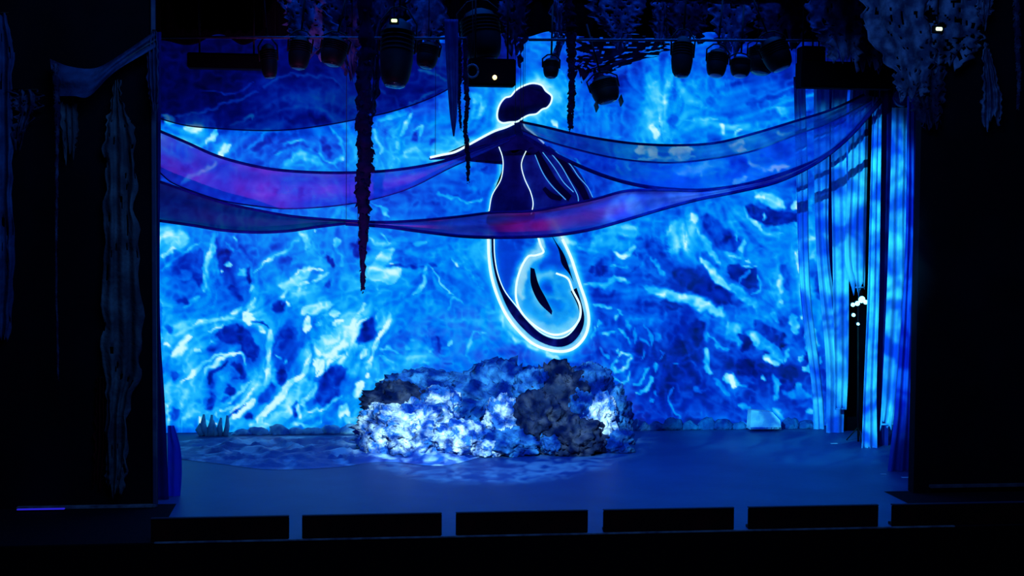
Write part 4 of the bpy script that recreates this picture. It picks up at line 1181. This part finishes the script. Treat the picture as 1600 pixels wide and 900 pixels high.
tube('coil', [at(738 + 9 * math.cos(a), 111 + 10 * math.sin(a), 6.6) for a in [k * .33 for k in range(20)]], .022, STEEL, t, base=c)
tube('tail', [at(738, 101, 6.6), at(735, 85, 6.6), at(739, 60, 6.6), at(738, -20, 6.6)], .01, METAL, t, base=c)
c = at(1410, 153, 6.0); t = thing('round_float', 'dark blue ball hanging at the right end of the long black box', 'ball', c)
BALL = mat('dark_blue_ball', (.004, .012, .09), .5, noise=(4, (.02, .04, .2), .45, .7))
lathe('ball', [(.02, .19), (.10, .165), (.16, .10), (.19, 0), (.16, -.10), (.10, -.165), (.02, -.19)], BALL, t, seg=24); tube('cord', [Vector((0, 0, .18)), Vector((0, 0, 2.5))], .01, METAL, t)
for i in range(3): tube('net_band', [Vector((.195 * math.cos(a), .195 * math.sin(a) * math.cos(i * 1.05), .195 * math.sin(a) * math.sin(i * 1.05))) for a in [k * .3 for k in range(22)]], .008, HEM, t)

# ------------------------------------------------------------------ hanging seaweed ropes and spikes
def vine(label, pts, Y, m=VINE, seed=0, leaf=1.0, r0=1):
    """pts: (x, y, half width in px) from top to tip"""
    P = cat_spline(pts, 60); c = at(P[0].x, P[0].y, Y); sc = (c - CAM).length / F_PX
    t = thing('seaweed_rope', label, 'hanging rope', c)
    W3 = [at(p.x + .8 * mnoise.noise(Vector((i * .3, seed, 0))), p.y, Y + .04 * mnoise.noise(Vector((i * .25, seed + 5, 1)))) for i, p in enumerate(P)]
    tube('stem', W3, [max(.006, P[i].z * sc * (.8 + .6 * mnoise.noise(Vector((i * .8, seed, 2))))) for i in range(60)], m, t, seg=9, jitter=.9, base=c)
    rnd = random.Random(seed); V = []; Fc = []
    for i in range(60):
        for k in range(int(4 * leaf)):
            w_ = P[i].z * sc; a = rnd.uniform(0, 6.28); q = W3[i] - c + Vector((math.cos(a) * w_ * .5, math.sin(a) * w_ * .5, rnd.uniform(-.05, .05)))
            d = Vector((math.cos(a) * rnd.uniform(.3, .9), math.sin(a) * .6, -1)).normalized() * (w_ * rnd.uniform(.5, 1.1) + .01); s_ = d.cross(Vector((0, 1, .3))).normalized() * w_ * rnd.uniform(.15, .4)
            n_ = len(V); V += [q, q + d * .5 + s_, q + d, q + d * .5 - s_, q + d * .45 + Vector((0, -.02, 0))]
            Fc += [(n_, n_ + 1, n_ + 4), (n_ + 1, n_ + 2, n_ + 4), (n_ + 2, n_ + 3, n_ + 4), (n_ + 3, n_, n_ + 4)]
    tag(mesh_obj('foliage', V, Fc, m, t, smooth=False), kind='stuff')
    if Y > 3: hang(t, [W3[0]])
    return t
vine('long thick dark seaweed rope hanging left of centre, longest of all', [(569, -40, 11), (570, 60, 12), (569, 120, 12), (568, 170, 13), (569, 210, 14), (571, 250, 14), (566, 290, 12), (569, 330, 10), (568, 370, 8), (567, 410, 5), (567, 453, 4)], 6.4, seed=1, leaf=1.3)
vine('thin twisted dark rope just left of the mermaid\'s head', [(727, 60, 4), (727, 120, 4), (730, 160, 4), (727, 200, 3.5), (731, 240, 4), (731, 283, 2.5)], 6.3, seed=2)
vine('ragged dark rope hanging right of the mermaid\'s head', [(886, -40, 8), (890, 30, 9), (893, 80, 8), (894, 120, 6), (893, 150, 6), (891, 180, 5), (892, 200, 4)], 6.3, seed=3)
vine('faint thin rope beside the spike cloth left of the mermaid', [(717, 60, 4), (718, 110, 4), (717, 150, 3), (720, 200, 2)], 6.5, seed=4)
vine('thin frayed rope hanging alone against the dark left wall', [(86, 100, 4), (89, 160, 5), (89, 240, 3), (88, 330, 2.5), (88, 450, 2), (91, 592, 2)], 2.4, m=NETD, seed=5)
vine('short thin rope hanging at the far right over the dark wall', [(1588, -20, 5), (1590, 60, 5), (1592, 130, 3), (1590, 170, 2)], 2.2, m=NETD, seed=6)
c = at(705, 40, 6.2); t = thing('spike_cloth', 'pointed blue-grey cloth spike left of the mermaid\'s head', 'hanging cloth', c)
cloth('cloth', [(30, 694, 716), (80, 696, 716), (130, 699, 716), (180, 703, 714), (213, 708, 710)], 6.2, SPIKE, t, base=c, cols=14, amp=.05, pleats=2)
hang(t, [at(700, 31, 6.2), at(711, 31, 6.2)])

# ------------------------------------------------------------------ nets and ragged cloths
def net(label, rows, Y, m=NET, **kw):
    b = at((rows[0][1] + rows[0][2]) / 2, max(rows[0][0], -30), Y); t = thing('ragged_net', label, 'net', b)
    d = dict(cols=30, nr=50, amp=.08, pleats=3, rag=7, ragb=14, net=.42); d.update(kw)
    tag(cloth('netting', rows, Y, m, t, base=b, **d), kind='stuff')
    tube('top_rope', [at(rows[0][1], rows[0][0], Y), at(rows[0][2], rows[0][0], Y)], .02, METAL, t, base=b)
    if Y > 3: hang(t, [at(rows[0][1] + 3, rows[0][0] + 1, Y), at(rows[0][2] - 3, rows[0][0] + 1, Y)])
    return t
YN = 5.2
net('dim blue net cluster at top, left of the long seaweed rope', [(-30, 432, 500), (20, 440, 512), (60, 448, 540), (86, 462, 500)], YN + 2.4, seed=31)
net('narrow dim blue cloth tail just left of the long seaweed rope\'s top', [(-30, 500, 565), (30, 505, 562), (70, 520, 560), (120, 545, 556)], 7.86, m=NETD, seed=32)
net('dim net strip right of the long seaweed rope reaching the egg-shaped light', [(-30, 575, 640), (20, 577, 632), (50, 578, 600), (120, 580, 592), (180, 582, 588)], 7.62, m=NETD, seed=33)
net('pale grey-blue net scrap above the spike cloth', [(-30, 640, 700), (40, 636, 698), (56, 635, 692), (74, 648, 682)], 7.86, seed=34, net=.6)
net('dark net hanging over the projector box', [(-30, 770, 830), (20, 780, 826), (50, 786, 824), (85, 795, 812)], 7.62, m=NETD, seed=35)
net('tall blue net column left of the ragged rope by the mermaid\'s head', [(-30, 862, 884), (30, 864, 884), (60, 866, 880), (92, 868, 876)], 7.86, seed=36)
net('blue net fan with pale streaks right of the ragged rope', [(-30, 905, 1010), (20, 920, 1004), (50, 946, 990), (68, 955, 975)], 7.62, seed=37, net=.3)
net('narrow blue net tail left of the tall black stage light', [(-30, 1018, 1050), (30, 1022, 1046), (60, 1024, 1040)], 7.86, seed=38)
net('thin gauze net sheet under the right lighting pipe', [(55, 900, 1056), (80, 905, 1040), (102, 902, 970), (118, 898, 930)], YN + 3.5, m=NETD, seed=39, net=.25)
net('dark net sheet around the tall black stage light', [(-30, 1040, 1110), (30, 1045, 1104), (60, 1052, 1098)], 7.62, m=NETD, seed=40)
net('blue net bunch above the pale-lensed pair of stage lights', [(-30, 1100, 1180), (20, 1108, 1180), (60, 1118, 1165), (90, 1130, 1150)], 7.86, seed=41)
net('dark net bunch between the stage lights and the small black box', [(-30, 1175, 1260), (20, 1180, 1262), (60, 1190, 1258)], 7.62, m=NETD, seed=42, net=.5)
net('broad blue net curtain above the long black box', [(-30, 1255, 1350), (30, 1262, 1350), (60, 1280, 1345), (92, 1300, 1340)], YN, seed=43, net=.4)
net('mottled blue net hanging around the right end of the long black box', [(-30, 1345, 1445), (40, 1350, 1450), (90, 1380, 1460), (135, 1402, 1452), (150, 1404, 1440)], 2.5, seed=44, net=.4)
net('dim net swath over the right wall top', [(-30, 1440, 1545), (30, 1445, 1538), (70, 1450, 1530), (95, 1462, 1500)], 2.6, m=NET, seed=45, net=.3)
net('dim frayed net lump hanging right of the dark blue ball', [(100, 1422, 1475), (140, 1424, 1476), (170, 1430, 1472), (196, 1445, 1468)], 2.6, m=NETD, seed=46)
net('blue pointed cloth hanging at upper right over the dark wall', [(66, 1538, 1541), (90, 1536, 1550), (130, 1536, 1560), (160, 1534, 1566), (188, 1535, 1562)], 2.58, m=NET, seed=47, net=.7, rag=3)
net('small blue cloth tail at the very top right', [(-30, 1522, 1556), (10, 1526, 1552), (30, 1534, 1542)], 2.58, m=NET, seed=48, net=.7, rag=3)
net('mottled dark net filling the top between the netted lights', [(-30, 1390, 1420), (30, 1300, 1440), (80, 1330, 1400), (100, 1345, 1385)], YN + .6, m=NETD, seed=49, net=.3)
# left wall cloths
YW = 2.62
net('long ragged grey-blue cloth hanging down the left wall to the ledge', [(125, 180, 186), (170, 172, 196), (215, 162, 212), (300, 163, 212), (420, 160, 218), (560, 162, 221), (640, 165, 200), (720, 164, 198), (762, 166, 190)], YW, m=mat('grey_blue_rag', (.035, .06, .10), .9, noise=(2.2, (.12, .19, .26), .42, .7), bump=(9, .6, .05), spec=.05), seed=51, net=.5, cols=26, nr=90, rag=5, pleats=3)
net('blue ragged cloth strip at the very left edge of the picture', [(20, -20, 14), (80, -20, 20), (200, -20, 20), (320, -20, 20), (446, -20, 20), (530, -20, 14)], YW, m=mat('deep_blue_rag', (.015, .045, .16), .9, noise=(2.2, (.04, .13, .38), .42, .7), bump=(9, .6, .05), spec=.05), seed=52, net=.6, rag=3)
net('small hanging rag under the gathered swag on the left wall', [(110, 80, 110), (150, 92, 118), (200, 94, 122), (238, 100, 118)], YW, m=MATS['grey_blue_rag'], amp=.04, seed=53, net=.6, rag=3)
net('dim reddish rag behind the foot of the long grey-blue cloth', [(590, 152, 164), (640, 148, 166), (700, 147, 166), (755, 146, 158)], YW + .15, m=REDC, seed=54, net=.7, rag=3)
net('brownish frayed net scrap beside the left edge strip', [(140, 20, 60), (165, 22, 62), (190, 24, 48), (225, 22, 34)], YW, m=NETD, seed=55, net=.4)
c = at(160, 100, YW - .1); t = thing('gathered_drape', 'dim blue cloth gathered in a swag up to the top left corner of the opening', 'drape', c)
o = ribbon('cloth', [(78, 92), (110, 104), (150, 106), (190, 84), (243, 48)], [(86, 150), (115, 150), (140, 150), (180, 112), (243, 74)], YW - .1, MATS['deep_blue_rag'], t, base=c, amp=.06)
tube('hem', [at(x, y, YW - .12) for x, y in [(p.x, p.y) for p in cat_spline([(120, 150, 0), (150, 130, 0), (185, 100, 0), (243, 62, 0)], 20)]], .014, MATS['grey_blue_rag'], t, base=c)
net('pale blue cloth edge hanging at the top of the left proscenium edge', [(48, 238, 244), (80, 230, 247), (140, 232, 248), (170, 238, 246)], YW - .1, m=MATS['deep_blue_rag'], seed=57, net=.7, rag=2)

# black borders above the stage
def border(label, rows, Y, seed):
    b = at((rows[0][1] + rows[0][2]) / 2, rows[0][0], Y); t = thing('black_border', label, 'curtain', b)
    cloth('cloth', rows, Y, K, t, base=b, cols=80, nr=16, amp=.08, pleats=18, ragb=8, seed=seed)
    tube('top_pipe', [at(rows[0][1], rows[0][0], Y), at(rows[0][2], rows[0][0], Y)], .03, METAL, t, base=b)
border('black border cloth across the top left above the lighting pipe', [(-90, 235, 560), (0, 240, 556), (44, 242, 560), (62, 245, 556)], 8.4, 61)
border('black border cloth across the top middle behind the stage lights', [(-90, 540, 930), (0, 540, 930), (30, 540, 930), (56, 545, 925)], 8.2, 62)
border('black border cloth across the top right behind the netting', [(-90, 900, 1450), (0, 900, 1450), (30, 900, 1450), (58, 905, 1440)], 8.6, 63)
GR = {'curtain_strip': 'hanging curtain strips at the sides of the stage', 'stage_light': 'stage lights on the flown pipes', 'ragged_net': 'ragged nets and cloths hung around the opening',
      'seaweed_rope': 'hanging seaweed ropes', 'swag': 'swagged sheers across the stage', 'black_border': 'black border cloths', 'speaker_box': 'black boxes hung above the stage', 'tape_mark': 'tape marks on the floor'}
for o in bpy.data.objects:
    k = o.name.split('.')[0]
    if o.parent is None and k in GR: o['group'] = GR[k]
